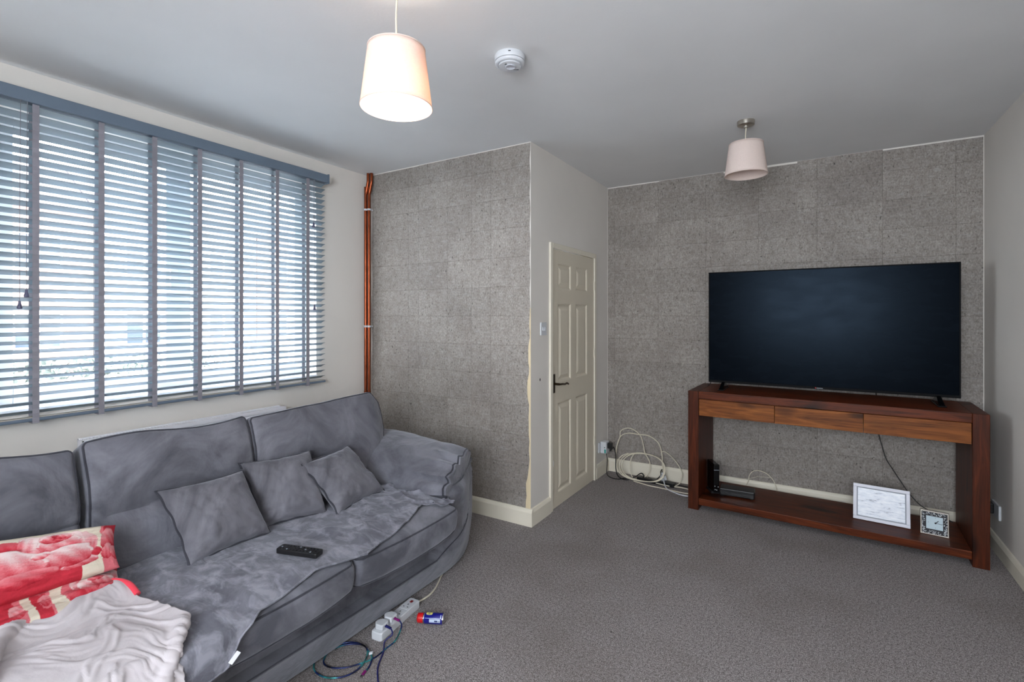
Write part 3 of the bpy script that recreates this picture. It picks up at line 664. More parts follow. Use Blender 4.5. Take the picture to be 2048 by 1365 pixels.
for bi, (y0, y1, end) in enumerate(BACKS):
    hx, hy, hz, r = 0.080, (y1 - y0) / 2, 0.240, 0.022; c = np.array([-2.110, (y0 + y1) / 2, 0.640])
    V, F = softbox(hx, hy, hz, r, 8, 44, 36); ob = MB().add(back_deform(V, hx, hy, hz, bi + 1, end) + c, F).build('back_cushion', 'sofa_velvet', sofa, smooth=True)
    k = r * (1 - 0.7071)
    for xx in (hx - k, -hx + k):
        pth = []
        for t in np.linspace(-hz * 0.9, hz - r, 30): pth.append((xx, -hy + k, t))
        for t in np.linspace(0.2, 0.8, 3): pth.append((xx, -hy + k + (r - k) * (1 - math.cos(t * math.pi / 2)), hz - r + (r - k) * math.sin(t * math.pi / 2)))
        for t in np.linspace(-hy + r, hy - r, 46): pth.append((xx, t, hz - k))
        for t in np.linspace(0.8, 0.2, 3): pth.append((xx, hy - k - (r - k) * (1 - math.cos(t * math.pi / 2)), hz - r + (r - k) * math.sin(t * math.pi / 2)))
        for t in np.linspace(hz - r, -hz * 0.9, 30): pth.append((xx, hy - k, t))
        MB().tube([tuple(v) for v in back_deform(np.array(pth), hx, hy, hz, bi + 1, end) + c], 0.0042, 6).build('piping', 'sofa_piping', ob, smooth=True)
def seat_h(x, y):
    """height of the seat surface"""
    x = np.asarray(x, float); y = np.asarray(y, float); h = np.full(np.broadcast(x, y).shape, 0.424)
    for (a, b) in SEATS:
        u = np.clip((y - (a + b) / 2) / ((b - a) / 2), -1, 1); w = np.clip((x + 1.79) / 0.36, -1, 1)
        ins = (y >= a - 0.003) & (y < b + 0.003)
        h = np.where(ins, 0.429 + 0.020 * (1 - u ** 2) * (1 - np.abs(w) ** 3) - 0.010 * smooth(0.7, 1, w), h)
    return h

# ================================================================== scatter cushions
def pillow_points(C, T, nu, nv, seed, pinch=0.06, wr=0.004, back=True):
    """C: bl, br, tr, tl corners; returns front and back sheets"""
    bl_, br_, tr_, tl_ = [np.array(c, float) for c in C]
    u = np.linspace(-1, 1, nu)[:, None]; v = np.linspace(-1, 1, nv)[None, :]
    uu = u * (1 - pinch * (1 - v ** 2)); vv = v * (1 - pinch * (1 - u ** 2)); s = (uu + 1) / 2; t = (vv + 1) / 2
    P = (1 - s)[..., None] * (1 - t)[..., None] * bl_ + s[..., None] * (1 - t)[..., None] * br_ + s[..., None] * t[..., None] * tr_ + (1 - s)[..., None] * t[..., None] * tl_
    n = np.cross((br_ + tr_) - (bl_ + tl_), (tl_ + tr_) - (bl_ + br_)); n /= np.linalg.norm(n)
    th = T * np.sqrt(np.clip((1 - np.abs(u) ** 2.6), 0, 1) * np.clip((1 - np.abs(v) ** 2.6), 0, 1)) ** 0.9
    q = np.stack([np.broadcast_to(u * 1.5, th.shape).ravel(), np.broadcast_to(v * 1.5, th.shape).ravel(), np.full(th.size, seed * 1.7)], 1)
    # soft creases running in from the corners and edges
    nz = fbm(q * 1.6, 4, seed).reshape(th.shape); ang = np.arctan2(v + 0 * u, u + 0 * v); rad = np.sqrt(u ** 2 + v ** 2)
    cr = np.sin(ang * 9 + 3 * nz + seed) * np.clip(rad - 0.45, 0, 1) * (1 - np.maximum(np.abs(u), np.abs(v)) ** 8)
    d = wr * (1.3 * nz + 1.1 * cr) * (1 - np.maximum(np.abs(u), np.abs(v)) ** 10)
    return P + (th + d)[..., None] * n, P - (th * 0.9)[..., None] * n, P, n
def cushion(name, label, cat, C, T, seed, mat, pipe, group=None):
    Fp, Bp, P, n = pillow_points(C, T, 46, 46, seed, 0.09, 0.0065)
    base = np.array(C).mean(axis=0); base[2] = min(c[2] for c in C)
    t = thing(name, label, cat, tuple(base), group=group)
    MB().grid(Fp).build('front_panel', mat, t, smooth=True, recalc=False); MB().grid(Bp[::-1]).build('back_panel', mat, t, smooth=True, recalc=False)
    bd = [P[i, 0] for i in range(46)] + [P[45, j] for j in range(1, 46)] + [P[i, 45] for i in range(44, -1, -1)] + [P[0, j] for j in range(44, 0, -1)]
    wob = [tuple(p + n * 0.003 * math.sin(i * 0.5 + seed)) for i, p in enumerate(bd)]
    MB().tube(wob, 0.0042, 6, True).build('piping', pipe, t, smooth=True)
    return t
cushion('scatter_cushion', 'plain grey velvet scatter cushion beside the rose-print pillow', 'cushion', [(-1.83, 0.868, 0.452), (-1.85, 1.178, 0.452), (-2.0, 1.15, 0.682), (-2.0, 0.838, 0.690)], 0.062, 1, 'cushion_velvet', 'sofa_piping', 'grey scatter cushions on the sofa')
cushion('scatter_cushion', 'grey velvet scatter cushion between the two other scatter cushions', 'cushion', [(-1.93, 1.19, 0.445), (-1.83, 1.43, 0.445), (-2.045, 1.50, 0.675), (-2.045, 1.16, 0.700)], 0.062, 2, 'cushion_velvet', 'sofa_piping', 'grey scatter cushions on the sofa')
cushion('scatter_cushion', 'creased grey velvet scatter cushion tilted beside the sofa arm', 'cushion', [(-1.765, 1.435, 0.452), (-1.81, 1.745, 0.455), (-2.04, 1.715, 0.650), (-1.955, 1.385, 0.650)], 0.058, 3, 'cushion_velvet', 'sofa_piping', 'grey scatter cushions on the sofa')

# ================================================================== plush throw over the seats
th = thing('throw_blanket', 'grey plush throw spread over the sofa seats under the remote control', 'blanket', (-1.75, 1.25, 0.43))
nu, nv = 190, 110
ue = np.linspace(0, 1, nu); ve = np.linspace(0, 1, nv)
yk = [0.60, 0.753, 0.80, 0.876, 0.966, 1.10, 1.23, 1.28, 1.43, 1.575, 1.66, 1.72, 1.78, 1.84]
xk = [-1.300, -1.318, -1.385, -1.425, -1.437, -1.470, -1.440, -1.424, -1.450, -1.484, -1.515, -1.545, -1.47, -1.44]
Yg = np.linspace(0.60, 1.835, nu)[:, None] + 0 * ve[None, :]
Xf = np.interp(Yg, yk, xk); Xb = -2.02 + 0 * Yg
Xs = Xb + (Xf - Xb) * ve[None, :]            # unrolled distance towards the front
edge = -1.425
hang = np.clip(Xs - edge, 0, None)
Xg = np.where(Xs < edge, Xs, edge + 0.020 * np.minimum(1, hang / 0.02)); Zg = seat_h(np.minimum(Xg, edge), Yg) - np.clip(hang - 0.012, 0, None)
Xg = Xg + 0.012 * np.clip(hang, 0, 0.1) / 0.1
pp = np.stack([Xs.ravel(), Yg.ravel(), np.zeros(Xs.size)], 1)
w1 = fbm(pp * np.array([4, 7, 1]) + 3, 3, 21).reshape(Xs.shape); rid = 1 - np.abs(fbm(pp * np.array([5, 9, 1]) + w1.ravel()[:, None] * 0.5, 3, 31).reshape(Xs.shape))
rid = np.clip(rid, 0, 1) ** 4
near_arm = smooth(1.58, 1.80, Yg); loose = smooth(1.25, 1.40, Yg) * 0.35
amp = 0.004 + 0.010 * near_arm + 0.009 * loose
folds = 0.5 + 0.5 * np.sin((Yg * 52 + Xs * 26 + 1.6 * w1))
lift = 0.009 + 0.003 * (w1 + 1) + amp * rid + 0.012 * near_arm * folds ** 2
Zg = Zg + lift; Xg = Xg + np.where(hang > 0, 0.006 + 0.003 * w1, 0)
Yg2 = Yg + 0.006 * w1
MB().grid(np.stack([Xg, Yg2, Zg], 2)).build('plush_sheet', 'plush_throw', th, smooth=True, recalc=False, solid=0.003)
edgep = [tuple(p) for p in np.stack([Xg, Yg2, Zg], 2)[:, -1][::2]]
MB().tube(edgep, 0.0035, 6).build('hem', 'plush_throw', th, smooth=True)
MB().box(-0.016, 0.016, -0.0006, 0.0006, -0.007, 0.007).xf(Matrix.Translation((-1.381, 0.772, 0.362)) @ Matrix.Rotation(1.45, 4, 'Z') @ Matrix.Rotation(-0.75, 4, 'Y')).build('care_tag', 'tag_white', th)

# ================================================================== bedding: rose print pillows and white duvet
CREAM = np.array(S(208, 198, 180)[:3]); WHT = np.array(S(214, 194, 192)[:3]); PINK = np.array(S(202, 106, 114)[:3]); RED = np.array(S(178, 44, 58)[:3]); DRED = np.array(S(136, 16, 32)[:3])
def petal(col, U_, V_, cx, cy, rx, ry, rot, core, light=1.0, grain=None):
    dx, dy = U_ - cx, V_ - cy; a = dx * math.cos(rot) + dy * math.sin(rot); b = -dx * math.sin(rot) + dy * math.cos(rot)
    wob = 1 + 0.07 * np.sin(np.arctan2(b / ry, a / rx) * 3 + cx * 20) + 0.04 * np.sin(np.arctan2(b / ry, a / rx) * 7 + cy * 33)
    d = np.sqrt((a / rx) ** 2 + (b / ry) ** 2) / wob; ins = d < 1
    dc = np.sqrt((U_ - core[0]) ** 2 + (V_ - core[1]) ** 2) / (2.0 * max(rx, ry))
    t = np.clip(0.75 * d ** 3 + 0.55 * dc, 0, 1)[..., None]        # red at the heart of the rose, pale at the petal rim
    c = np.where(t < 0.35, RED + (PINK - RED) * (t / 0.35), PINK + (WHT * light + PINK * (1 - light) - PINK) * ((t - 0.35) / 0.65))
    c = np.where((d > 0.965)[..., None], RED * 0.75 + c * 0.25, c)
    if grain is not None: c = c * (1 + 0.10 * grain[..., None])
    col[ins] = c[ins]
def rose(col, U_, V_, cx, cy, R, seed, grain):
    r = random.Random(seed)
    for ring, (n, dist, size) in enumerate(((6, 0.72, 0.62), (5, 0.50, 0.52), (4, 0.30, 0.40), (3, 0.14, 0.26))):
        o = r.uniform(0, 6)
        for k in range(n):
            a = o + k * 2 * math.pi / n + r.uniform(-0.15, 0.15)
            petal(col, U_, V_, cx + R * dist * math.cos(a), cy + R * dist * math.sin(a), R * size * r.uniform(0.9, 1.1), R * size * 0.62, a + math.pi / 2 + r.uniform(-0.3, 0.3), (cx, cy), r.uniform(0.7, 1.0), grain)
def band(col, mask, c, grain): col[mask] = (c * (1 + 0.08 * grain[..., None]))[mask]
def leaf_petal(col, A, B, cx, cy, rx, ry, rot, g, top=1.0, dark=0.0, bend=0.0):
    """one petal: pale rolled rim at its upper edge, deepening to red towards its foot"""
    dx, dy = A - cx, B - cy; a = (dx * math.cos(rot) + dy * math.sin(rot)) / rx; b = (-dx * math.sin(rot) + dy * math.cos(rot)) / ry; b = b - bend * a * a
    wob = 1 + 0.06 * np.sin(np.arctan2(b, a) * 3 + cx * 20) + 0.03 * np.sin(np.arctan2(b, a) * 8 + cy * 33); d = np.sqrt(a * a + b * b) / wob; ins = d < 1
    t = np.clip(0.74 + 0.46 * b - 0.8 * dark + 0.08 * g + 0.10 * np.sin(a * 9 + b * 4), 0, 1); t = np.where(d > 0.86, np.clip(t + 0.35 * (b > -0.1), 0, 1), t)
    t = t[..., None] * top
    c = np.where(t < 0.22, DRED + (RED - DRED) * (t / 0.22), np.where(t < 0.5, RED + (PINK - RED) * ((t - 0.22) / 0.28), PINK + (WHT - PINK) * ((t - 0.5) / 0.5)))
    c = np.where((d > 0.965)[..., None], c * 0.72 + RED * 0.2, c)
    col[ins] = c[ins]
def print_upper(u, v):
    A = (u - 0.2) / 0.8 * 2.3; B = 0.52 + 0.72 * v
    fl = lambda k, sd, o: fbm(np.stack([A.ravel() * k, B.ravel() * k, 0 * A.ravel()], 1), o, sd).reshape(u.shape)
    g = fl(55, 2, 2); w = fl(4, 8, 3); col = np.zeros(u.shape + (3,)) + CREAM
    band(col, A > 1.93 + 0.05 * w, PINK, g); band(col, (A > 2.02 + 0.05 * w) & (B > 0.5 + 0.2 * w), RED, g)
    for p in ((2.12, 0.78, 0.17, 0.30, 0.2), (2.06, 0.36, 0.13, 0.24, -0.2), (2.25, 0.30, 0.12, 0.22, 0.1), (1.98, 0.68, 0.06, 0.22, 0.0)): leaf_petal(col, A, B, *p, g, 0.62)
    leaf_petal(col, A, B, 1.78, 0.40, 0.17, 0.13, 0.6, g, 0.3)
    for ox in (0.0, -2.2):
        q = lambda cx, cy, rx, ry, rot, top=1.0, dark=0.0, bend=0.0: leaf_petal(col, A, B, cx + ox, cy, rx, ry, rot, g, top, dark, bend)
        q(0.12, 0.88, 0.30, 0.16, -0.3, 0.35); q(1.52, 0.74, 0.27, 0.30, -0.5, 0.85); q(1.70, 0.62, 0.14, 0.26, -0.4, 0.7)
        q(0.52, 0.82, 0.30, 0.26, -0.7, 1.0, 0.0, 0.2); q(1.36, 0.86, 0.22, 0.20, -0.5, 0.95); q(1.02, 0.80, 0.44, 0.28, 0.05, 1.0, 0.10, 0.15)
        q(0.98, 0.97, 0.34, 0.13, 0.05, 0.9, 0.15); q(0.90, 1.00, 0.20, 0.09, 0.2, 1.0, 0.1); q(1.06, 0.99, 0.16, 0.07, -0.2, 0.8, 0.25); q(0.95, 1.01, 0.08, 0.04, 0.0, 0.6, 0.3)
        band(col, (B < 0.22 + 0.05 * w) & (A - ox < 1.45) & (A - ox > -0.7), RED, g)
        q(1.45, 0.20, 0.42, 0.13, 0.15, 0.8); q(1.18, 0.42, 0.60, 0.27, 0.06, 1.0, 0.16, 0.12); q(0.10, 0.44, 0.66, 0.36, -0.12, 1.0, 0.20, 0.1); q(0.66, 0.56, 0.20, 0.085, 0.1, 1.0); q(0.35, 0.12, 0.62, 0.16, 0.05, 0.55, 0.1)
    return col
def print_lower(u, v):
    A = (u - 0.2) / 0.8 * 2.3; B = 0.5 + 0.62 * v
    fl = lambda k, sd, o: fbm(np.stack([A.ravel() * k, B.ravel() * k, 0 * A.ravel()], 1), o, sd).reshape(u.shape)
    g = fl(55, 5, 2); w = fl(4, 12, 3); col = np.zeros(u.shape + (3,)) + CREAM
    band(col, np.abs(A - 0.62 - 0.06 * w) < 0.16, PINK, g); band(col, (np.abs(A - 0.50 - 0.08 * w) < 0.06) & (B < 0.7), RED, g); band(col, (np.abs(A - 0.58) < 0.14) & (B < 0.16 + 0.08 * w), RED, g)
    for p in ((0.63, 0.72, 0.12, 0.16, 0.1), (0.66, 0.40, 0.11, 0.2, -0.1)): leaf_petal(col, A, B, *p, g, 0.62)
    band(col, (A < 0.27 + 0.03 * w) & (B < 0.78 + 0.05 * w), PINK, g); band(col, (A < 0.10 + 0.05 * w) & (B < 0.8), RED, g); leaf_petal(col, A, B, 0.12, 0.35, 0.14, 0.2, 0.2, g, 0.7)
    band(col, (A > 1.70 - 0.3 * (B - 0.8)) & (B > 0.80 + 0.06 * w), RED, g)
    for p in ((1.30, 0.35, 0.30, 0.34, 0.5, 0.45), (1.95, 0.30, 0.42, 0.24, 0.2, 0.75), (2.10, 0.55, 0.22, 0.30, -0.5, 0.85), (1.45, 0.55, 0.28, 0.28, 0.6, 0.9), (1.70, 0.66, 0.40, 0.20, 0.0, 1.0), (1.62, 0.40, 0.30, 0.24, 0.3, 1.0), (1.88, 0.44, 0.28, 0.20, -0.3, 0.95), (1.76, 0.55, 0.20, 0.13, 0.1, 0.9), (1.78, 0.56, 0.10, 0.07, 0.0, 0.55)): leaf_petal(col, A, B, *p[:5], g, p[5], 0.05)
    rose(col, A, B * 0.8, -0.9, 0.4, 0.5, 2, g)
    return col
def rose_pillow(label, C, T, seed, paintf):
    NU, NV = 300, 150; Fp, Bp, P, n = pillow_points(C, T, NU, NV, seed, 0.03, 0.007)
    u = np.linspace(-1, 1, NU)[:, None] + np.zeros((1, NV)); v = np.zeros((NU, 1)) + np.linspace(-1, 1, NV)[None, :]
    base = np.array(C).mean(axis=0); base[2] = min(c[2] for c in C)
    t = thing('rose_print_pillow', label, 'pillow', tuple(base), group='rose print pillows on the sofa')
    c = paintf(u, v); colr = np.concatenate([np.clip(c, 0, 1), np.ones(c.shape[:2] + (1,))], 2).reshape(-1, 4)
    MB().grid(Fp).build('printed_front', 'rose_print', t, smooth=True, recalc=False, colors=colr)
    MB().grid(Bp[::-6, ::5]).build('plain_back', 'white_cotton', t, smooth=True, recalc=False)
rose_pillow('red rose-print pillow propped against the sofa back', [(-1.855, 0.02, 0.545), (-1.885, 0.690, 0.515), (-1.985, 0.715, 0.618), (-2.02, 0.02, 0.735)], 0.050, 4, print_upper)
rose_pillow('flat rose-print pillow with cream bands lying under the propped pillow', [(-1.58, 0.02, 0.50), (-1.795, 0.675, 0.475), (-1.97, 0.715, 0.49), (-1.98, 0.02, 0.50)], 0.036, 5, print_lower)

def drape(P0, rest, height, steps=160, iters=6, seed=1, fric=0.75):
    """small position-based cloth: settles an over-long sheet on a height field, so it buckles into folds"""
    P = P0.copy(); Vv = np.zeros_like(P); n, m = P.shape[:2]; rd_ = np.random.default_rng(seed); P[..., 2] += rd_.normal(0, 0.0005, (n, m))
    def con(A, B, L, k):
        d = B - A; l = np.sqrt((d * d).sum(-1, keepdims=True)) + 1e-9; c = d * (0.5 * k * (l - L) / l); A += c; B -= c
    for st in range(steps):
        Vv[..., 2] -= 0.0011; Vv *= 0.93; Q = P.copy(); P = P + Vv
        for it in range(iters):
            for o in (0, 1):
                a = P[o:n - 1:2]; b = P[o + 1:n:2]; k = min(len(a), len(b)); con(a[:k], b[:k], rest, 1.0)
                a = P[:, o:m - 1:2]; b = P[:, o + 1:m:2]; k = min(a.shape[1], b.shape[1]); con(a[:, :k], b[:, :k], rest, 1.0)
            for o in (0, 1):
                a = P[o:n - 1:2, :-1]; b = P[o + 1:n:2, 1:]; k = min(len(a), len(b)); con(a[:k], b[:k], rest * 1.414, 0.4)
                a = P[o:n - 1:2, 1:]; b = P[o + 1:n:2, :-1]; k = min(len(a), len(b)); con(a[:k], b[:k], rest * 1.414, 0.4)
            for o in range(0, 4):
                a = P[o:n - 2:4]; b = P[o + 2:n:4]; k = min(len(a), len(b)); con(a[:k], b[:k], rest * 2, 0.25)
                a = P[:, o:m - 2:4]; b = P[:, o + 2:m:4]; k = min(a.shape[1], b.shape[1]); con(a[:, :k], b[:, :k], rest * 2, 0.25)
        h = height(P[..., 0], P[..., 1]); hit = P[..., 2] < h; P[..., 2] = np.where(hit, h, P[..., 2]); Vv = P - Q
        Vv[hit] *= (1 - fric)
    return P
def bed_height(x, y):
    h = seat_h(x, y) + 0.012
    # the mass of the quilt underneath and the lower pillow
    h = h + 0.030 * np.exp(-(((x + 1.52) / 0.18) ** 2 + ((y - 0.20) / 0.34) ** 2)) + 0.012
    ln = -1.77 + (0.66 - y) * 0.32                     # front edge of the lower pillow
    h = h + 0.034 * smooth(0.035, -0.06, x - ln) * smooth(0.74, 0.66, y)
    drop = smooth(-1.418, -1.384, x); h = h * (1 - drop) + 0.05 * drop
    return h
NU, NV, rest = 50, 58, 0.0175
ii = np.linspace(0, 1, NU)[:, None] + np.zeros((1, NV)); jj = np.zeros((NU, 1)) + np.linspace(0, 1, NV)[None, :]
# jj runs along the sofa (towards the arm), ii from the pillows to the front edge
Y0 = -0.14 + jj * (0.83 - 0.05 * ii) + 0.03 * np.sin(ii * 7) * jj ** 3
back = -1.555 - 0.27 * smooth(0.25, 0.95, jj)
X0 = back + ii * (-1.30 - back + 0.06)
wv = fbm(np.stack([ii.ravel() * 5 + jj.ravel() * 3, jj.ravel() * 6 - ii.ravel() * 2, 0 * ii.ravel()], 1), 2, 77).reshape(ii.shape)
Z0 = 0.60 + 0.05 * wv - 0.5 * np.clip(X0 + 1.38, 0, 1)
duv = thing('duvet', 'crumpled white duvet heaped over the sofa seat in front of the rose pillows', 'duvet', (-1.6, 0.35, 0.43))
DV = drape(np.stack([X0, Y0, Z0], 2), rest, bed_height, 200, 8)
def upsample(P, k):
    n = P.shape[0]; t = np.linspace(0, n - 1, (n - 1) * k + 1); i = np.minimum(t.astype(int), n - 2); f = (t - i)[:, None, None]
    g = lambda j: P[np.clip(j, 0, n - 1)]
    a, b, c, d = g(i - 1), g(i), g(i + 1), g(i + 2)
    return 0.5 * (2 * b + (c - a) * f + (2 * a - 5 * b + 4 * c - d) * f ** 2 + (3 * b - a - 3 * c + d) * f ** 3)
DU = upsample(upsample(DV, 5).transpose(1, 0, 2), 5).transpose(1, 0, 2)
nrm = np.cross(np.gradient(DU, axis=0), np.gradient(DU, axis=1)); nrm /= np.linalg.norm(nrm, axis=2, keepdims=True) + 1e-9; nrm *= np.sign(nrm[..., 2:3].mean())
qi, qj = np.meshgrid(np.linspace(0, 1, DU.shape[0]), np.linspace(0, 1, DU.shape[1]), indexing='ij'); z0_ = 0 * qi.ravel()
wp = fbm(np.stack([qi.ravel() * 4, qj.ravel() * 5, z0_], 1), 3, 61).reshape(qi.shape)
# fine creases: ridges that run out from the gathered corner and along the sheet
along = qj * 0.75 + qi * 0.65; across = qi * 0.75 - qj * 0.65
r1 = 1 - np.abs(fbm(np.stack([along.ravel() * 3.5, (across + 0.10 * wp).ravel() * 24, z0_], 1), 3, 63).reshape(qi.shape)); r1 = np.clip(r1, 0, 1) ** 3
r2 = 1 - np.abs(fbm(np.stack([(across + 0.06 * wp).ravel() * 5, (along + 0.08 * wp).ravel() * 22, z0_ + 9], 1), 3, 67).reshape(qi.shape)); r2 = np.clip(r2, 0, 1) ** 4
mixw = smooth(-0.5, 0.6, wp); rid2 = (r1 * (1 - 0.5 * mixw) * 0.0075 + r2 * mixw * 0.0065 + 0.003 * wp)
DU = DU + nrm * (rid2 + 0.002)[..., None]
MB().grid(DU).build('cover', 'white_cotton', duv, smooth=True, recalc=False, solid=0.003, crisp=False)
MB().tube(spline([DV[0, -9] + [0, 0, .004], DV[0, -5] + [0, 0, .006], DV[0, -2] + [0, 0.002, .006], DV[3, -1] + [0, 0.003, .006], DV[6, -1] + [0, 0.003, .004]], 5), 0.009, 8).build('red_hem', 'red_hem', duv, smooth=True)

# ================================================================== remote control on the throw
def rounded_poly(x0, x1, y0, y1, r, n=4):
    out = []
    for (cx, cy, a0) in ((x1 - r, y1 - r, 0), (x0 + r, y1 - r, 90), (x0 + r, y0 + r, 180), (x1 - r, y0 + r, 270)):
        for k in range(n + 1): a = math.radians(a0 + 90 * k / n); out.append((cx + r * math.cos(a), cy + r * math.sin(a)))
    return out
rc = thing('remote_control', 'black remote control lying on the plush throw', 'remote control', (-1.583, 1.118, 0.460), (0, 0.02, math.radians(19)))
MB().prism(rounded_poly(-0.082, 0.082, -0.022, 0.022, 0.007), 0.0, 0.017).build('case', 'black_plastic', rc, bevel=0.0025)
for i in range(11):
    for j in (-1, 0, 1):
        if i == 1 and j == 0: continue
        x = -0.070 + i * 0.0135; y = j * 0.012
        MB().prism(rounded_poly(x - 0.003, x + 0.003, y - 0.0028, y + 0.0028, 0.002, 2), 0.0168, 0.0180).build('button', 'grey_print' if (i * 5 + j * 3) % 7 == 0 else 'black_gloss', rc)

# ================================================================== extension lead, chargers and cables in front of the sofa
ax = Vector((-1.556, 1.665, 0)) - Vector((-1.530, 1.440, 0)); rz = math.atan2(ax.y, ax.x)
c0 = (-1.535, 1.552, 0.0)
ps = thing('extension_lead', 'white four-way extension lead on the carpet in front of the sofa', 'extension lead', c0, (0, 0, rz))
MB().prism(rounded_poly(-0.133, 0.133, -0.027, 0.027, 0.010), 0.0, 0.034).build('body', 'white_plastic', ps, bevel=0.004)
MB().box(0.098, 0.112, -0.006, 0.006, 0.0335, 0.0365).build('neon_indicator', 'lens_red', ps, bevel=0.001)
for k in range(4):
    xo = -0.098 + k * 0.056
    fpl = MB().prism(rounded_poly(xo - 0.024, xo + 0.024, -0.024, 0.024, 0.005), 0.0335, 0.0352).build('socket_outlet', 'white_plastic', ps)
    m = MB()
    for (dx, dy, sx, sy) in ((0.011, 0, 0.004, 0.0018), (-0.008, 0.010, 0.002, 0.0035), (-0.008, -0.010, 0.002, 0.0035)): m.box(xo + dx - sx, xo + dx + sx, dy - sy, dy + sy, 0.0345, 0.0357)
    m.build('pin_slots', 'dark_slot', fpl)
Mps = Matrix.Translation(c0) @ Matrix.Rotation(rz, 4, 'Z')
w = lambda x, y, z: tuple(Mps @ Vector((x, y, z)))
lead = [(0.132, 0, 0.018), (0.165, -0.004, 0.008), (0.22, -0.012, 0.005), (0.28, -0.006, 0.005), (0.34, 0.012, 0.005), (0.42, 0.04, 0.005), (0.52, 0.062, 0.005), (0.60, 0.09, 0.005), (0.70, 0.16, 0.005)]
MB().tube(spline(lead, 8), 0.0042, 8).build('mains_flex', 'cream_cable', ps, smooth=True)
for k in range(2):
    xo = -0.098 + k * 0.056
    base = w(xo, 0, 0.0354)
    pg = thing('usb_charger', ['white plug charger with a blue cable in the end socket of the extension lead', 'white plug charger with a magenta-tipped cable in the extension lead'][k], 'charger', base, (0, 0, rz))
    MB().prism([(-0.020, -0.021), (0.020, -0.021), (0.024, -0.012), (0.024, 0.010), (0.008, 0.026), (-0.008, 0.026), (-0.022, 0.012)], 0.0, 0.022).build('plug_body', 'white_plastic', pg, bevel=0.004)
    MB().box(-0.006, 0.006, -0.0225, -0.0205, 0.008, 0.014).build('usb_port', 'dark_slot', pg)
def cable(name, label, pts, r, mat, n=8, closed=False, parts=()):
    t = thing(name, label, 'cable', tuple(pts[0][:2]) + (0,))
    MB().tube(spline(pts, n, closed), r, 8, closed).build('sheath', mat, t, smooth=True)
    for (nm, a, b, rr, mt) in parts: MB().tube([a, b], rr, 10, flat=0.6).build(nm, mt, t, bevel=0.001)
    return t
pA = w(-0.098, -0.022, 0.0465); pB = w(-0.042, -0.022, 0.0465); pa2 = w(-0.098, -0.048, 0.043); pb2 = w(-0.042, -0.048, 0.043)
cable('charging_cable', 'dark blue charging cable trailing from the extension lead across the carpet',
      [pa2, w(-0.110, -0.064, 0.030), (-1.475, 1.425, 0.010), (-1.440, 1.385, 0.005), (-1.400, 1.320, 0.004), (-1.355, 1.275, 0.004), (-1.30, 1.235, 0.004), (-1.22, 1.19, 0.004), (-1.10, 1.16, 0.004)], 0.0030, 'blue_cable', parts=[('connector', pA, pa2, 0.0065, 'blue_cable')])
cable('charging_cable', 'shiny coiled charging cable looped on the carpet beside the sofa',
      [pb2, w(-0.052, -0.066, 0.030), (-1.442, 1.452, 0.012), (-1.445, 1.405, 0.005), (-1.445, 1.340, 0.004), (-1.47, 1.285, 0.004), (-1.500, 1.245, 0.004), (-1.545, 1.220, 0.004), (-1.590, 1.225, 0.004), (-1.620, 1.270, 0.004), (-1.610, 1.320, 0.004), (-1.575, 1.355, 0.005), (-1.53, 1.368, 0.006), (-1.485, 1.345, 0.009), (-1.455, 1.300, 0.008), (-1.448, 1.250, 0.006), (-1.47, 1.205, 0.005), (-1.52, 1.175, 0.005), (-1.585, 1.180, 0.005), (-1.628, 1.225, 0.005), (-1.628, 1.290, 0.009), (-1.59, 1.345, 0.012), (-1.53, 1.362, 0.012), (-1.485, 1.352, 0.008), (-1.450, 1.335, 0.007), (-1.425, 1.300, 0.005), (-1.418, 1.275, 0.005)], 0.0030, 'shot_cable',
      parts=[('connector', pB, pb2, 0.0065, 'magenta_plastic'), ('connector_tip', (-1.418, 1.275, 0.006), (-1.410, 1.252, 0.006), 0.0055, 'magenta_plastic'), ('connector_pin', (-1.410, 1.252, 0.006), (-1.4065, 1.242, 0.006), 0.0045, 'chrome'), ('cable_tie', (-1.474, 1.345, 0.009), (-1.462, 1.352, 0.013), 0.008, 'white_plastic')])

# ================================================================== spray can lying on the carpet
ca = Vector((-1.459, 1.598, 0)); cb = Vector((-1.352, 1.652, 0)); rzc = math.atan2((cb - ca).y, (cb - ca).x); Lc = (cb - ca).length
can = thing('spray_can', 'small blue lubricant spray can with a red cap lying on the carpet', 'spray can', (ca.x, ca.y, 0), (0, 0, rzc))
R = 0.0215
MC = Matrix.Translation((0, 0, R)) @ Matrix.Rotation(math.pi / 2, 4, 'Y')      # lathe axis along local +x
MB().lathe([(0, 0.0), (0.014, 0.0005), (0.0185, 0.003), (0.0195, 0.007), (0.0195, 0.027), (0, 0.027)], n=32, cap=False).xf(MC).build('cap', 'red_plastic', can, smooth=True)
MB().lathe([(0.0190, 0.0265), (0.0205, 0.028), (0.0205, 0.0315), (0.0190, 0.033)], n=32, cap=False).xf(MC).build('shoulder_ring', 'chrome', can, smooth=True)
MB().lathe([(0.0190, 0.032), (R, 0.036), (R, Lc - 0.011), (0.0205, Lc - 0.008)], n=40, cap=False).xf(MC).build('body', 'can_blue', can, smooth=True)
MB().lathe([(0.0208, Lc - 0.011), (0.0212, Lc - 0.006), (0.019, Lc - 0.003), (0.016, Lc - 0.004), (0.010, Lc - 0.0015), (0, Lc - 0.001)], n=32, cap=False).xf(MC).build('base_dome', 'chrome', can, smooth=True)
def wrap(x0, x1, a0, a1, mat, name, parent, r, n=12):
    """printed panel on the can: angle measured from straight up, positive towards local -y (the near side)"""
    P = [[(x, -r * math.sin(a), R + r * math.cos(a)) for a in np.linspace(a0, a1, n)] for x in np.linspace(x0, x1, 4)]
    return MB().grid(P).build(name, mat, parent, recalc=False)
D = math.radians
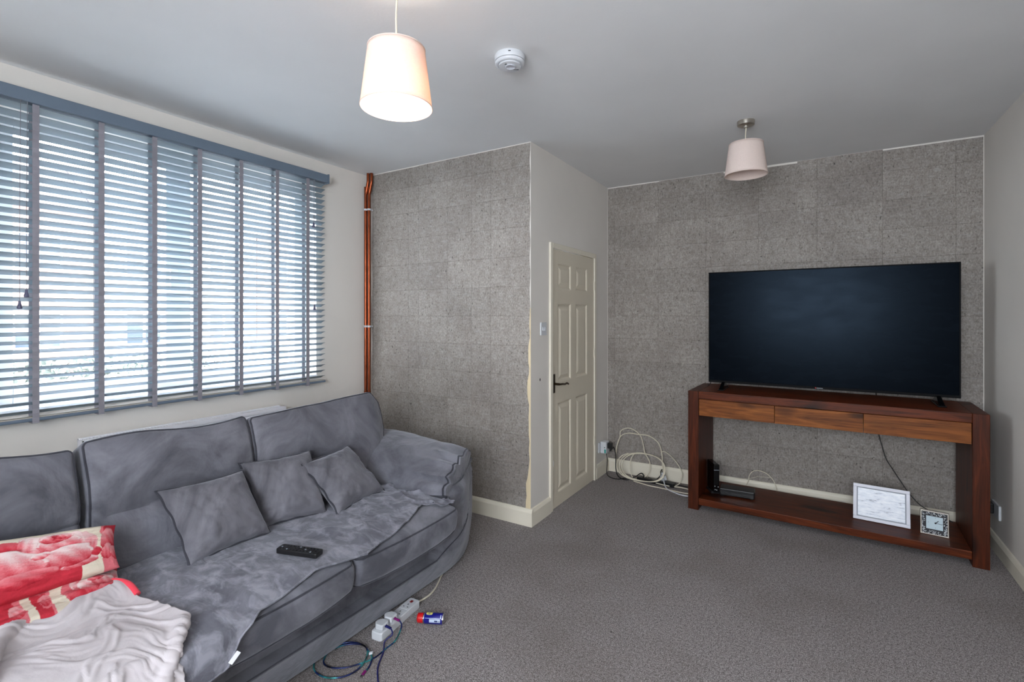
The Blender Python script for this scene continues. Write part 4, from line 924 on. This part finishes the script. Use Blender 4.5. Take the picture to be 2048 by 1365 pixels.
wrap(0.056, Lc - 0.017, D(68), D(104), 'can_label', 'label_panel', can, R + 0.0002); wrap(0.036, Lc - 0.014, D(58), D(61), 'can_label', 'label_line', can, R + 0.0002); wrap(Lc - 0.017, Lc - 0.014, D(20), D(61), 'can_label', 'label_line', can, R + 0.0002)
bc = wrap(0.078, 0.092, D(80), D(97), 'print_navy', 'barcode', can, R + 0.0004); wrap(0.095, 0.101, D(80), D(97), 'grey_print', 'label_text', can, R + 0.0004)
# yellow shield with the letters WD-40 wrapped round the can
P = []
for x in np.linspace(0.040, 0.067, 6):
    k = abs((x - 0.0535) / 0.0135); aa = D(26) - D(10) * max(0, k - 0.55) / 0.45; P.append([(x, -(R + 0.0003) * math.sin(a), R + (R + 0.0003) * math.cos(a)) for a in np.linspace(-D(62), aa, 14)])
MB().grid(P).build('logo_shield', 'can_yellow', can, recalc=False)
def text_mesh(txt, size):
    cu = bpy.data.curves.new('txt', 'FONT'); cu.body = txt; cu.size = size; cu.align_x = 'CENTER'; cu.align_y = 'CENTER'; o = bpy.data.objects.new('txt', cu); COL.objects.link(o)
    bpy.context.view_layer.update(); dg = bpy.context.evaluated_depsgraph_get(); me = o.evaluated_get(dg).to_mesh(); v = [tuple(p.co) for p in me.vertices]; f = [tuple(p.vertices) for p in me.polygons]; o.evaluated_get(dg).to_mesh_clear()
    bpy.data.objects.remove(o); bpy.data.curves.remove(cu); return v, f
tv_, tf_ = text_mesh('WD-40', 0.0125)
rr = R + 0.0007
# lettering reads around the can, tops of the letters towards the cap
MB().add([(0.0535 - y * 1.35, -rr * math.sin((x) / rr - D(18)), R + rr * math.cos((x) / rr - D(18))) for x, y, z in tv_], tf_).build('logo_lettering', 'print_navy', can, recalc=False)

# ================================================================== console table
con = thing('console_table', 'dark wooden console table with three drawers under the television', 'table', (0.0, 3.49, 0), (0, 0, math.radians(-1.9)))
# local frame: x along the front, y depth from the front face
CW = 0.755; CDp = 0.46; CH = 0.803
for x0, x1 in ((-CW, -CW + 0.068), (CW - 0.068, CW)): MB().box(x0, x1, 0, CDp, 0, CH - 0.0005).build('side_panel', 'dark_wood_upright', con, bevel=0.003)
MB().box(-CW + 0.0685, CW - 0.0685, 0.001, CDp, 0.752, CH).build('top', 'dark_wood', con, bevel=0.003)
MB().box(-CW + 0.0685, CW - 0.0685, 0.004, CDp - 0.004, 0.036, 0.080).build('lower_shelf', 'dark_wood', con, bevel=0.003)
MB().box(-CW + 0.0685, CW - 0.0685, CDp - 0.03, CDp - 0.005, 0.655, 0.751).build('back_rail', 'dark_wood', con)
bx = [-CW + 0.0695, -0.232, 0.222, CW - 0.0695]
for i in range(3):
    dr = MB().box(bx[i] + 0.001, bx[i + 1] - 0.001, 0.006, 0.026, 0.640, 0.7495).build('drawer', 'drawer_wood', con, bevel=0.0015)
    MB().box(bx[i] + 0.01, bx[i + 1] - 0.01, 0.026, CDp - 0.05, 0.650, 0.745).build('drawer_box', 'dark_wood', dr)

# ================================================================== television
tvr = math.radians(-0.4)
tv = thing('television', 'large black flat screen television standing on the wooden console', 'television', (0.014, 3.72, 0.803), (0, 0, tvr))
hw_, z0, z1 = 0.672, 0.043, 0.815
MB().box(-hw_, hw_, 0.0, 0.012, z0, z1).box(-hw_ + 0.12, hw_ - 0.12, 0.012, 0.05, z0 + 0.05, z0 + 0.52).build('back_shell', 'black_plastic', tv, bevel=0.003)
m = MB(); e = 0.007
m.box(-hw_, -hw_ + e, -0.008, 0, z0, z1); m.box(hw_ - e, hw_, -0.008, 0, z0, z1); m.box(-hw_ + e, hw_ - e, -0.008, 0, z1 - e, z1); m.box(-hw_ + e, hw_ - e, -0.008, 0, z0, z0 + 0.016)
bz_ = m.build('bezel', 'tv_bezel', tv, bevel=0.001)
MB().box(-hw_ + e, hw_ - e, -0.004, -0.001, z0 + 0.016, z1 - e).build('screen', 'tv_screen', tv)
MB().box(-0.030, -0.024, -0.0088, -0.0078, z0 + 0.004, z0 + 0.010).build('brand_mark', 'red_plastic', bz_); MB().box(-0.022, 0.012, -0.0088, -0.0078, z0 + 0.0045, z0 + 0.0085).build('brand_mark', 'grey_print', bz_)
for sx in (-1, 1):
    x = sx * 0.575
    m = MB(); m.prism([(x - 0.020, -0.115), (x + 0.020, -0.115), (x + 0.020, 0.115), (x - 0.020, 0.115)], 0.0, 0.008)
    v = [(x - 0.014, -0.11, 0.008), (x + 0.014, -0.11, 0.008), (x + 0.014, 0.11, 0.008), (x - 0.014, 0.11, 0.008), (x - 0.010, -0.012, 0.05), (x + 0.010, -0.012, 0.05), (x + 0.010, 0.02, 0.05), (x - 0.010, 0.02, 0.05)]
    m.add(v, [(0, 1, 5, 4), (1, 2, 6, 5), (2, 3, 7, 6), (3, 0, 4, 7), (4, 5, 6, 7), (3, 2, 1, 0)])
    m.build('stand_foot', 'black_gloss', tv, bevel=0.002)
Mtv = Matrix.Translation((0.014, 3.72, 0.803)) @ Matrix.Rotation(tvr, 4, 'Z')
cable('television_cable', 'thin black cable dangling behind the console down to the clock',
      [(0.30, 3.80, 0.86), (0.32, 3.985, 0.815), (0.335, 3.998, 0.70), (0.334, 3.985, 0.56), (0.352, 3.97, 0.47), (0.37, 3.96, 0.40), (0.40, 3.95, 0.345), (0.45, 3.93, 0.26), (0.49, 3.91, 0.20), (0.54, 3.89, 0.15), (0.62, 3.88, 0.115), (0.68, 3.87, 0.09)], 0.0026, 'black_cable')
MB_pts = [(-0.648, 3.75, 0.865), (-0.655, 3.77, 0.83), (-0.675, 3.80, 0.808), (-0.70, 3.92, 0.808), (-0.71, 3.99, 0.80)]
cable('aerial_lead', 'short black lead behind the television corner on the console', MB_pts, 0.0022, 'black_cable')

# ================================================================== things on the lower shelf
SZ = 0.0805
pf = thing('picture_frame', 'silver-white picture frame leaning on the lower shelf of the console', 'picture frame', (0.318, 3.652, SZ + 0.003), (math.radians(-14), 0, math.radians(-4)))
fw2, fh2, e = 0.137, 0.208, 0.019
m = MB(); m.box(-fw2, fw2, 0, 0.012, 0, e); m.box(-fw2, fw2, 0, 0.012, fh2 - e, fh2); m.box(-fw2, -fw2 + e, 0, 0.012, e, fh2 - e); m.box(fw2 - e, fw2, 0, 0.012, e, fh2 - e)
m.build('frame_moulding', 'frame_white', pf, bevel=0.002)
MB().box(-fw2 + e, fw2 - e, 0.006, 0.009, e, fh2 - e).build('picture', 'brushed_picture', pf)
m = MB(); m.box(-fw2 + e, fw2 - e, 0.0045, 0.006, e, e + 0.005); m.box(-fw2 + e, fw2 - e, 0.0045, 0.006, fh2 - e - 0.005, fh2 - e); m.box(-fw2 + e, -fw2 + e + 0.005, 0.0045, 0.006, e + 0.005, fh2 - e - 0.005); m.box(fw2 - e - 0.005, fw2 - e, 0.0045, 0.006, e + 0.005, fh2 - e - 0.005)
m.build('inner_slip', 'grey_print', pf)
MB().box(-0.02, 0.02, 0.0, 0.004, 0.0, 0.15).xf(Matrix.Translation((0, 0.0145, 0.02)) @ Matrix.Rotation(math.radians(-6), 4, 'X')).build('easel_back', 'black_plastic', pf)
ck = thing('table_clock', 'small square clock with a sparkling crystal border on the lower shelf', 'clock', (0.556, 3.612, SZ), (math.radians(-6), 0, math.radians(-6)))
ch = 0.0625; cz = 0.132
MB().box(-ch, ch, 0, 0.022, 0, cz).build('case', 'nickel', ck, bevel=0.002)
bd = MB().box(-ch + 0.007, ch - 0.007, -0.002, 0.0005, 0.007, cz - 0.007).build('mirror_border', 'clock_black', ck)
first = None
for k in range(150):
    while True:
        x = random.uniform(-ch + 0.009, ch - 0.009); z = random.uniform(0.009, cz - 0.009)
        if abs(x) > 0.041 or z < 0.026 or z > cz - 0.024: break
    if first is None:
        me = MB().add([(0.0026, 0, 0), (0.0008, 0, 0.0025), (-0.0021, 0, 0.0015), (-0.0021, 0, -0.0015), (0.0008, 0, -0.0025), (0, -0.0022, 0)], [(0, 1, 5), (1, 2, 5), (2, 3, 5), (3, 4, 5), (4, 0, 5)]).build('crystal', 'crystal', ck); first = me
        o = me
    else: o = first.copy(); COL.objects.link(o)
    o.location = (x * U, -0.002 * U, z * U); o.rotation_euler = (random.uniform(-0.5, 0.5), random.uniform(0, 6), random.uniform(-0.5, 0.5))
fc = MB().box(-0.036, 0.036, -0.0045, -0.0015, 0.034, cz - 0.028).build('dial', 'clock_face', ck)
cx, czc = 0.004, 0.069
MB().tube([(cx, -0.0056, czc), (cx + 0.030, -0.0056, czc - 0.002)], 0.0011, 6).build('minute_hand', 'clock_black', fc); MB().tube([(cx, -0.0062, czc), (cx + 0.013, -0.0062, czc + 0.014)], 0.0018, 6).build('hour_hand', 'clock_black', fc)
MB().lathe([(0, 0), (0.0045, 0), (0.0045, 0.0016), (0, 0.0016)], n=14, cap=False).xf(Matrix.Translation((cx, -0.0048, czc)) @ Matrix.Rotation(math.pi / 2, 4, 'X')).build('hand_hub', 'clock_black', fc)
for (dx, dz) in ((0, 0.028), (0, -0.026), (-0.031, 0), (0.029, 0)): MB().box(cx + dx - 0.0012, cx + dx + 0.0012, -0.005, -0.0045, czc + dz - 0.0022, czc + dz + 0.0022).build('hour_mark', 'grey_print', fc)

rt = thing('router', 'slim black upright broadband router at the end of the console shelf', 'router', (-0.628, 3.72, SZ), (0, 0, math.radians(28)))
MB().prism(rounded_poly(-0.020, 0.020, -0.07, 0.07, 0.008), 0.012, 0.205).build('case', 'black_gloss', rt, bevel=0.006)
MB().prism(rounded_poly(-0.032, 0.032, -0.055, 0.055, 0.01), 0, 0.013).build('foot', 'black_plastic', rt, bevel=0.002)
MB().box(-0.018, 0.018, -0.0712, -0.0698, 0.165, 0.169).build('front_stripe', 'grey_print', rt)
for k, (x, z) in enumerate(((-0.012, 0.055), (0.010, 0.050), (0.0, 0.028), (-0.010, 0.032))): MB().box(x - 0.003, x + 0.003, -0.0712, -0.0698, z, z + 0.003).build('status_light', 'white_plastic', rt)
sb = thing('set_top_box', 'low black set-top box on the console shelf beside the router', 'set-top box', (-0.470, 3.70, SZ), (0, 0, math.radians(4)))
MB().box(-0.108, 0.108, -0.045, 0.06, 0.004, 0.052).build('case', 'black_plastic', sb, bevel=0.006)
MB().box(-0.10, 0.10, -0.0462, -0.0445, 0.010, 0.030).build('front_window', 'black_gloss', sb)
for x in (-0.09, 0.09): MB().box(x - 0.008, x + 0.008, -0.035, 0.05, 0, 0.004).build('foot_strip', 'black_plastic', sb)
cable('white_wire', 'cream wire arching above the skirting behind the console', [(-0.48, 3.975, 0.02), (-0.435, 3.985, 0.10), (-0.425, 3.985, 0.15), (-0.40, 3.985, 0.185), (-0.36, 3.985, 0.195), (-0.31, 3.985, 0.18), (-0.27, 3.985, 0.14), (-0.25, 3.985, 0.08), (-0.25, 3.98, 0.01)], 0.0030, 'cream_cable')
cable('white_wire', 'thin slack cream wire along the skirting from the set-top box', [(-0.55, 3.97, 0.10), (-0.50, 3.985, 0.115), (-0.44, 3.99, 0.122), (-0.37, 3.99, 0.148), (-0.28, 3.99, 0.158)], 0.0014, 'cream_cable')

# ================================================================== switches and sockets
sw = thing('light_switch', 'white two-gang light switch beside the door', 'switch', (XD, 2.86, 1.18))
MB().box(XD, XD + 0.009, 2.820, 2.898, 1.186, 1.270).build('plate', 'white_plastic', sw, bevel=0.003)
for y in (2.848, 2.872): MB().box(XD + 0.008, XD + 0.013, y - 0.007, y + 0.007, 1.216, 1.240).build('rocker', 'switch_grey', sw, bevel=0.002)
so = thing('wall_socket', 'white wall socket low beside the door with an adaptor plugged in', 'socket', (XD, 3.88, 0.19))
MB().box(XD, XD + 0.010, 3.812, 3.945, 0.195, 0.275).build('plate', 'white_plastic', so, bevel=0.003)
ad = thing('plug_adaptor', 'white plug adaptor with a teal sticker in the wall socket', 'adaptor', (XD + 0.01, 3.88, 0.19))
MB().box(XD + 0.0105, XD + 0.062, 3.835, 3.905, 0.190, 0.285).build('case', 'white_plastic', ad, bevel=0.006)
MB().box(XD + 0.045, XD + 0.058, 3.8335, 3.8352, 0.196, 0.226).build('sticker', 'teal_sticker', ad); MB().box(XD + 0.044, XD + 0.050, 3.8335, 3.8352, 0.236, 0.244).build('socket_hole', 'dark_slot', ad)
for k, (y, z, mt, lb) in enumerate(((3.875, 0.252, 'black_plastic', 'black plug in the top of the wall adaptor'), (3.925, 0.215, 'black_plastic', 'black plug in the wall socket under the other plug'))):
    pl = thing('mains_plug', lb, 'plug', (XD + 0.06, y, z - 0.02))
    x0 = XD + (0.0625 if k == 0 else 0.0105)
    MB().box(x0, x0 + 0.035, y - 0.022, y + 0.022, z - 0.022, z + 0.024).build('plug_body', mt, pl, bevel=0.008, seg=3)
    MB().tube([(x0 + 0.02, y, z - 0.02), (x0 + 0.02, y, z - 0.045)], 0.006, 8).build('cord_grip', mt, pl)
so2 = thing('wall_socket', 'white wall socket on the plain wall beside the console', 'socket', (XR, 3.75, 0.19))
MB().box(XR - 0.011, XR, 3.70, 3.835, 0.192, 0.272).build('plate', 'white_plastic', so2, bevel=0.003)
pl = thing('mains_plug', 'black plug in the wall socket beside the console', 'plug', (XR - 0.011, 3.80, 0.2))
MB().box(XR - 0.045, XR - 0.0115, 3.775, 3.825, 0.205, 0.262).build('plug_body', 'black_plastic', pl, bevel=0.006)

# ================================================================== the heap of cables by the skirting
WYc = 3.985
cable('coaxial_cable', 'thick cream cable coiled in a big loop against the wallpaper by the door',
      [(-1.355, 3.94, 0.018), (-1.420, 3.96, 0.10), (-1.425, 3.975, 0.22), (-1.395, 3.985, 0.31), (-1.33, 3.99, 0.345), (-1.25, 3.99, 0.345), (-1.16, 3.985, 0.345), (-1.085, 3.985, 0.30), (-1.055, 3.98, 0.22), (-1.045, 3.965, 0.13), (-1.035, 3.95, 0.07)], 0.0046, 'cream_cable')
cable('coaxial_cable', 'cream cable rising in a tall narrow arch above the other coils',
      [(-1.34, 3.90, 0.012), (-1.41, 3.945, 0.09), (-1.428, 3.97, 0.20), (-1.402, 3.985, 0.30), (-1.395, 3.99, 0.355), (-1.34, 3.992, 0.385), (-1.28, 3.992, 0.375), (-1.23, 3.992, 0.335), (-1.205, 3.985, 0.27), (-1.195, 3.98, 0.22), (-1.18, 3.975, 0.19), (-1.145, 3.96, 0.14), (-1.15, 3.945, 0.06), (-1.20, 3.91, 0.014), (-1.26, 3.90, 0.012), (-1.29, 3.92, 0.06), (-1.295, 3.94, 0.14), (-1.265, 3.955, 0.195), (-1.22, 3.965, 0.205), (-1.19, 3.97, 0.20)], 0.0040, 'cream_cable')
loop = []
for k in range(46):
    a = k / 45 * 2 * math.pi * 2.6 + 2.2; d = k / 45
    loop.append((-1.205 + (0.19 - 0.02 * d) * math.cos(a) + 0.035 * d, 3.895 + 0.065 * math.sin(a) - 0.01 * math.cos(2 * a), 0.110 + (0.098 - 0.004 * d) * math.sin(a) + 0.006 * math.sin(a * 3)))
cable('coaxial_cable', 'cream cable wound in several flat coils above the carpet by the skirting', loop, 0.0042, 'cream_cable', 4)
cable('coaxial_cable', 'cream cable bowing out from the coils towards the console leg',
      [(-1.055, 3.97, 0.235), (-1.03, 3.985, 0.235), (-0.985, 3.99, 0.205), (-0.935, 3.985, 0.155), (-0.90, 3.975, 0.10), (-0.895, 3.955, 0.06), (-0.91, 3.92, 0.02), (-0.95, 3.88, 0.006)], 0.0038, 'cream_cable')
cable('coaxial_cable', 'cream cable lying slack on the carpet up to the console leg',
      [(-1.24, 3.85, 0.006), (-1.12, 3.81, 0.006), (-1.02, 3.80, 0.006), (-0.93, 3.79, 0.006), (-0.85, 3.78, 0.006), (-0.79, 3.80, 0.006), (-0.80, 3.86, 0.006), (-0.88, 3.885, 0.008), (-1.00, 3.865, 0.010), (-1.10, 3.89, 0.014), (-1.16, 3.93, 0.03)], 0.0044, 'cream_cable')
cable('mains_cable', 'black lead dropping from the wall adaptor down into the cable heap',
      [(XD + 0.085, 3.875, 0.21), (XD + 0.10, 3.90, 0.235), (XD + 0.115, 3.91, 0.17), (-1.405, 3.90, 0.06), (-1.37, 3.87, 0.012), (-1.30, 3.85, 0.006), (-1.24, 3.88, 0.03), (-1.20, 3.92, 0.055), (-1.17, 3.93, 0.02), (-1.10, 3.90, 0.006), (-1.00, 3.92, 0.01)], 0.0042, 'black_cable')
cable('mains_cable', 'black lead curling from the wall socket along the skirting foot',
      [(XD + 0.03, 3.925, 0.172), (XD + 0.035, 3.93, 0.12), (XD + 0.03, 3.94, 0.08), (XD + 0.05, 3.88, 0.02), (-1.43, 3.84, 0.006), (-1.36, 3.83, 0.006), (-1.30, 3.90, 0.006), (-1.12, 3.955, 0.006), (-1.06, 3.965, 0.05), (-1.045, 3.965, 0.10), (-1.06, 3.965, 0.07), (-1.02, 3.95, 0.02), (-0.92, 3.94, 0.006), (-0.83, 3.93, 0.006)], 0.0036, 'black_cable')
sp_ = thing('socket_strip', 'black socket strip half hidden under the cable heap', 'socket strip', (-1.08, 3.905, 0), (0, 0, math.radians(-6)))
MB().prism(rounded_poly(-0.15, 0.15, -0.028, 0.028, 0.01), 0, 0.030).build('body', 'black_plastic', sp_, bevel=0.004)
for x in (-0.09, -0.02, 0.05): MB().prism(rounded_poly(x - 0.02, x + 0.02, -0.02, 0.02, 0.004), 0.0295, 0.031).build('socket_outlet', 'black_gloss', sp_)
pl = thing('mains_plug', 'white plug standing up among the coiled cables', 'plug', (-1.025, 3.925, 0.03), (0.15, -0.2, 0.4))
MB().prism([(-0.022, -0.018), (0.022, -0.018), (0.024, 0.006), (0.010, 0.024), (-0.010, 0.024), (-0.024, 0.006)], 0.0, 0.036).build('plug_body', 'white_plastic', pl, bevel=0.005)
MB().box(-0.010, 0.010, -0.006, 0.006, 0.036, 0.062).build('plug_pins', 'white_plastic', pl, bevel=0.003)
cable('mains_cable', 'white twin lead from the plug running to the console leg',
      [(-1.02, 3.905, 0.045), (-1.005, 3.86, 0.03), (-0.97, 3.80, 0.010), (-0.90, 3.755, 0.006), (-0.84, 3.73, 0.006), (-0.79, 3.74, 0.006), (-0.77, 3.79, 0.006)], 0.0046, 'white_plastic')

# ================================================================== outside, seen through the slats
struct(MB().box(-40, -3.3, -25, 40, -0.55, -0.45).build('ground_outside', 'paving'))
MB().box(-13.5, -9.0, -25, 40, -0.45, -0.44).build('road', 'asphalt')['kind'] = 'structure'
def far_house(x, y, w_, h_, label, rend):
    t = thing('terraced_house', label, 'house', (x, y, -0.45), group='terraced houses across the road')
    MB().box(x - 5, x, y - w_ / 2, y + w_ / 2, -0.45, h_).build('walls', rend, t)
    MB().add([(x - 5.2, y - w_ / 2, h_), (x + 0.25, y - w_ / 2, h_), (x + 0.25, y + w_ / 2, h_), (x - 5.2, y + w_ / 2, h_), (x - 2.5, y - w_ / 2, h_ + 1.9), (x - 2.5, y + w_ / 2, h_ + 1.9)], [(0, 1, 4), (2, 3, 5), (1, 2, 5, 4), (3, 0, 4, 5), (3, 2, 1, 0)]).build('roof', 'roof_tile', t)
    for yy in (-w_ * 0.25, w_ * 0.25):
        for zz in (0.35, 2.6):
            wf = MB().box(x, x + 0.05, y + yy - 0.55, y + yy + 0.55, zz, zz + 1.1).build('window', 'upvc', t); MB().box(x + 0.05, x + 0.06, y + yy - 0.48, y + yy - 0.04, zz + 0.07, zz + 1.03).build('pane', 'car_glass', wf); MB().box(x + 0.05, x + 0.06, y + yy + 0.04, y + yy + 0.48, zz + 0.07, zz + 1.03).build('pane', 'car_glass', wf)
    MB().box(x, x + 0.06, y - 0.4, y + 0.4, -0.45, 1.4).build('front_door', 'upvc', t)
for k in range(4): far_house(-19, -1.5 + k * 5.2, 5.15, 4.4, ['pale rendered house ending the terrace across the road', 'brick terraced house across the road between two pale ones', 'pale terraced house across the road between two brick ones', 'brick house ending the terrace across the road'][k], ['house_render', 'house_brick'][k % 2])
def hedge(y0, y1, x, h, label):
    t = thing('hedge', label, 'hedge', (x, (y0 + y1) / 2, -0.45)); rg = np.random.default_rng(int(y0 * 10) + 50); n = 5200
    C = np.stack([rg.uniform(x - 0.3, x + 0.3, n), rg.uniform(y0, y1, n), -0.45 + h * rg.uniform(0, 1, n) ** 0.8], 1); m = MB(); v = []; f = []
    for i, c in enumerate(C):
        a = rg.normal(0, 1, 3); a /= np.linalg.norm(a); b = np.cross(a, rg.normal(0, 1, 3)); b /= np.linalg.norm(b); s_ = 0.05
        v += [c - a * s_, c + b * s_ * 0.5, c + a * s_, c - b * s_ * 0.5]; f.append((4 * i, 4 * i + 1, 4 * i + 2, 4 * i + 3))
    m.add(v, f); o = m.build('foliage', 'hedge_leaf', t, recalc=False); o['kind'] = 'stuff'
    MB().box(x - 0.04, x + 0.04, y0 + 0.05, y1 - 0.05, -0.45, -0.45 + h * 0.8).build('stems', 'roof_tile', t)
hedge(0.3, 3.9, -7.6, 1.25, 'clipped green hedge along the pavement outside the window')
def car(x, y, label):
    t = thing('parked_car', label, 'car', (x, y, -0.44))
    prof = [(-2.0, 0.25), (-2.02, 0.55), (-1.9, 0.72), (-1.15, 0.80), (-0.55, 1.22), (-0.1, 1.30), (0.75, 1.28), (1.45, 0.95), (1.95, 0.85), (2.0, 0.5), (1.95, 0.25)]
    v = []; n = len(prof)
    for (dx, k) in ((-0.80, 1), (0.80, 1)):
        for (yy, zz) in prof: v.append((x + dx * (1 if zz < 0.85 else 0.82), y + yy, -0.44 + zz))
    MB().add(v, [tuple(range(n)), tuple(range(2 * n - 1, n - 1, -1))] + [(i, (i + 1) % n, n + (i + 1) % n, n + i) for i in range(n)]).build('body', 'car_silver', t, bevel=0.05)
    MB().add([(x + 0.70, y - 0.98, 0.42), (x + 0.70, y - 0.1, 0.42), (x + 0.665, y - 0.1, 0.80), (x + 0.665, y - 0.50, 0.76)], [(0, 1, 2, 3)]).build('side_window', 'car_glass', t, solid=0.03); MB().add([(x + 0.70, y, 0.42), (x + 0.70, y + 1.25, 0.45), (x + 0.665, y + 0.75, 0.80), (x + 0.665, y, 0.80)], [(0, 1, 2, 3)]).build('side_window', 'car_glass', t, solid=0.03)
    for yy in (-1.25, 1.25):
        for xx in (-0.72, 0.72): MB().lathe([(0, -0.1), (0.22, -0.1), (0.31, -0.08), (0.31, 0.08), (0.22, 0.1), (0, 0.1)], n=24, cap=False).xf(Matrix.Translation((x + xx, y + yy, -0.13)) @ Matrix.Rotation(math.pi / 2, 4, 'Y')).build('wheel', 'tyre', t, smooth=True)
    MB().box(x + 0.55, x + 0.79, y + 1.93, y + 2.02, 0.15, 0.38).build('rear_light', 'tail_red', t)
car(-10.0, 5.2, 'silver car parked on the road opposite the window'); car(-10.0, 10.0, 'silver car parked further along the road, next to the other car')
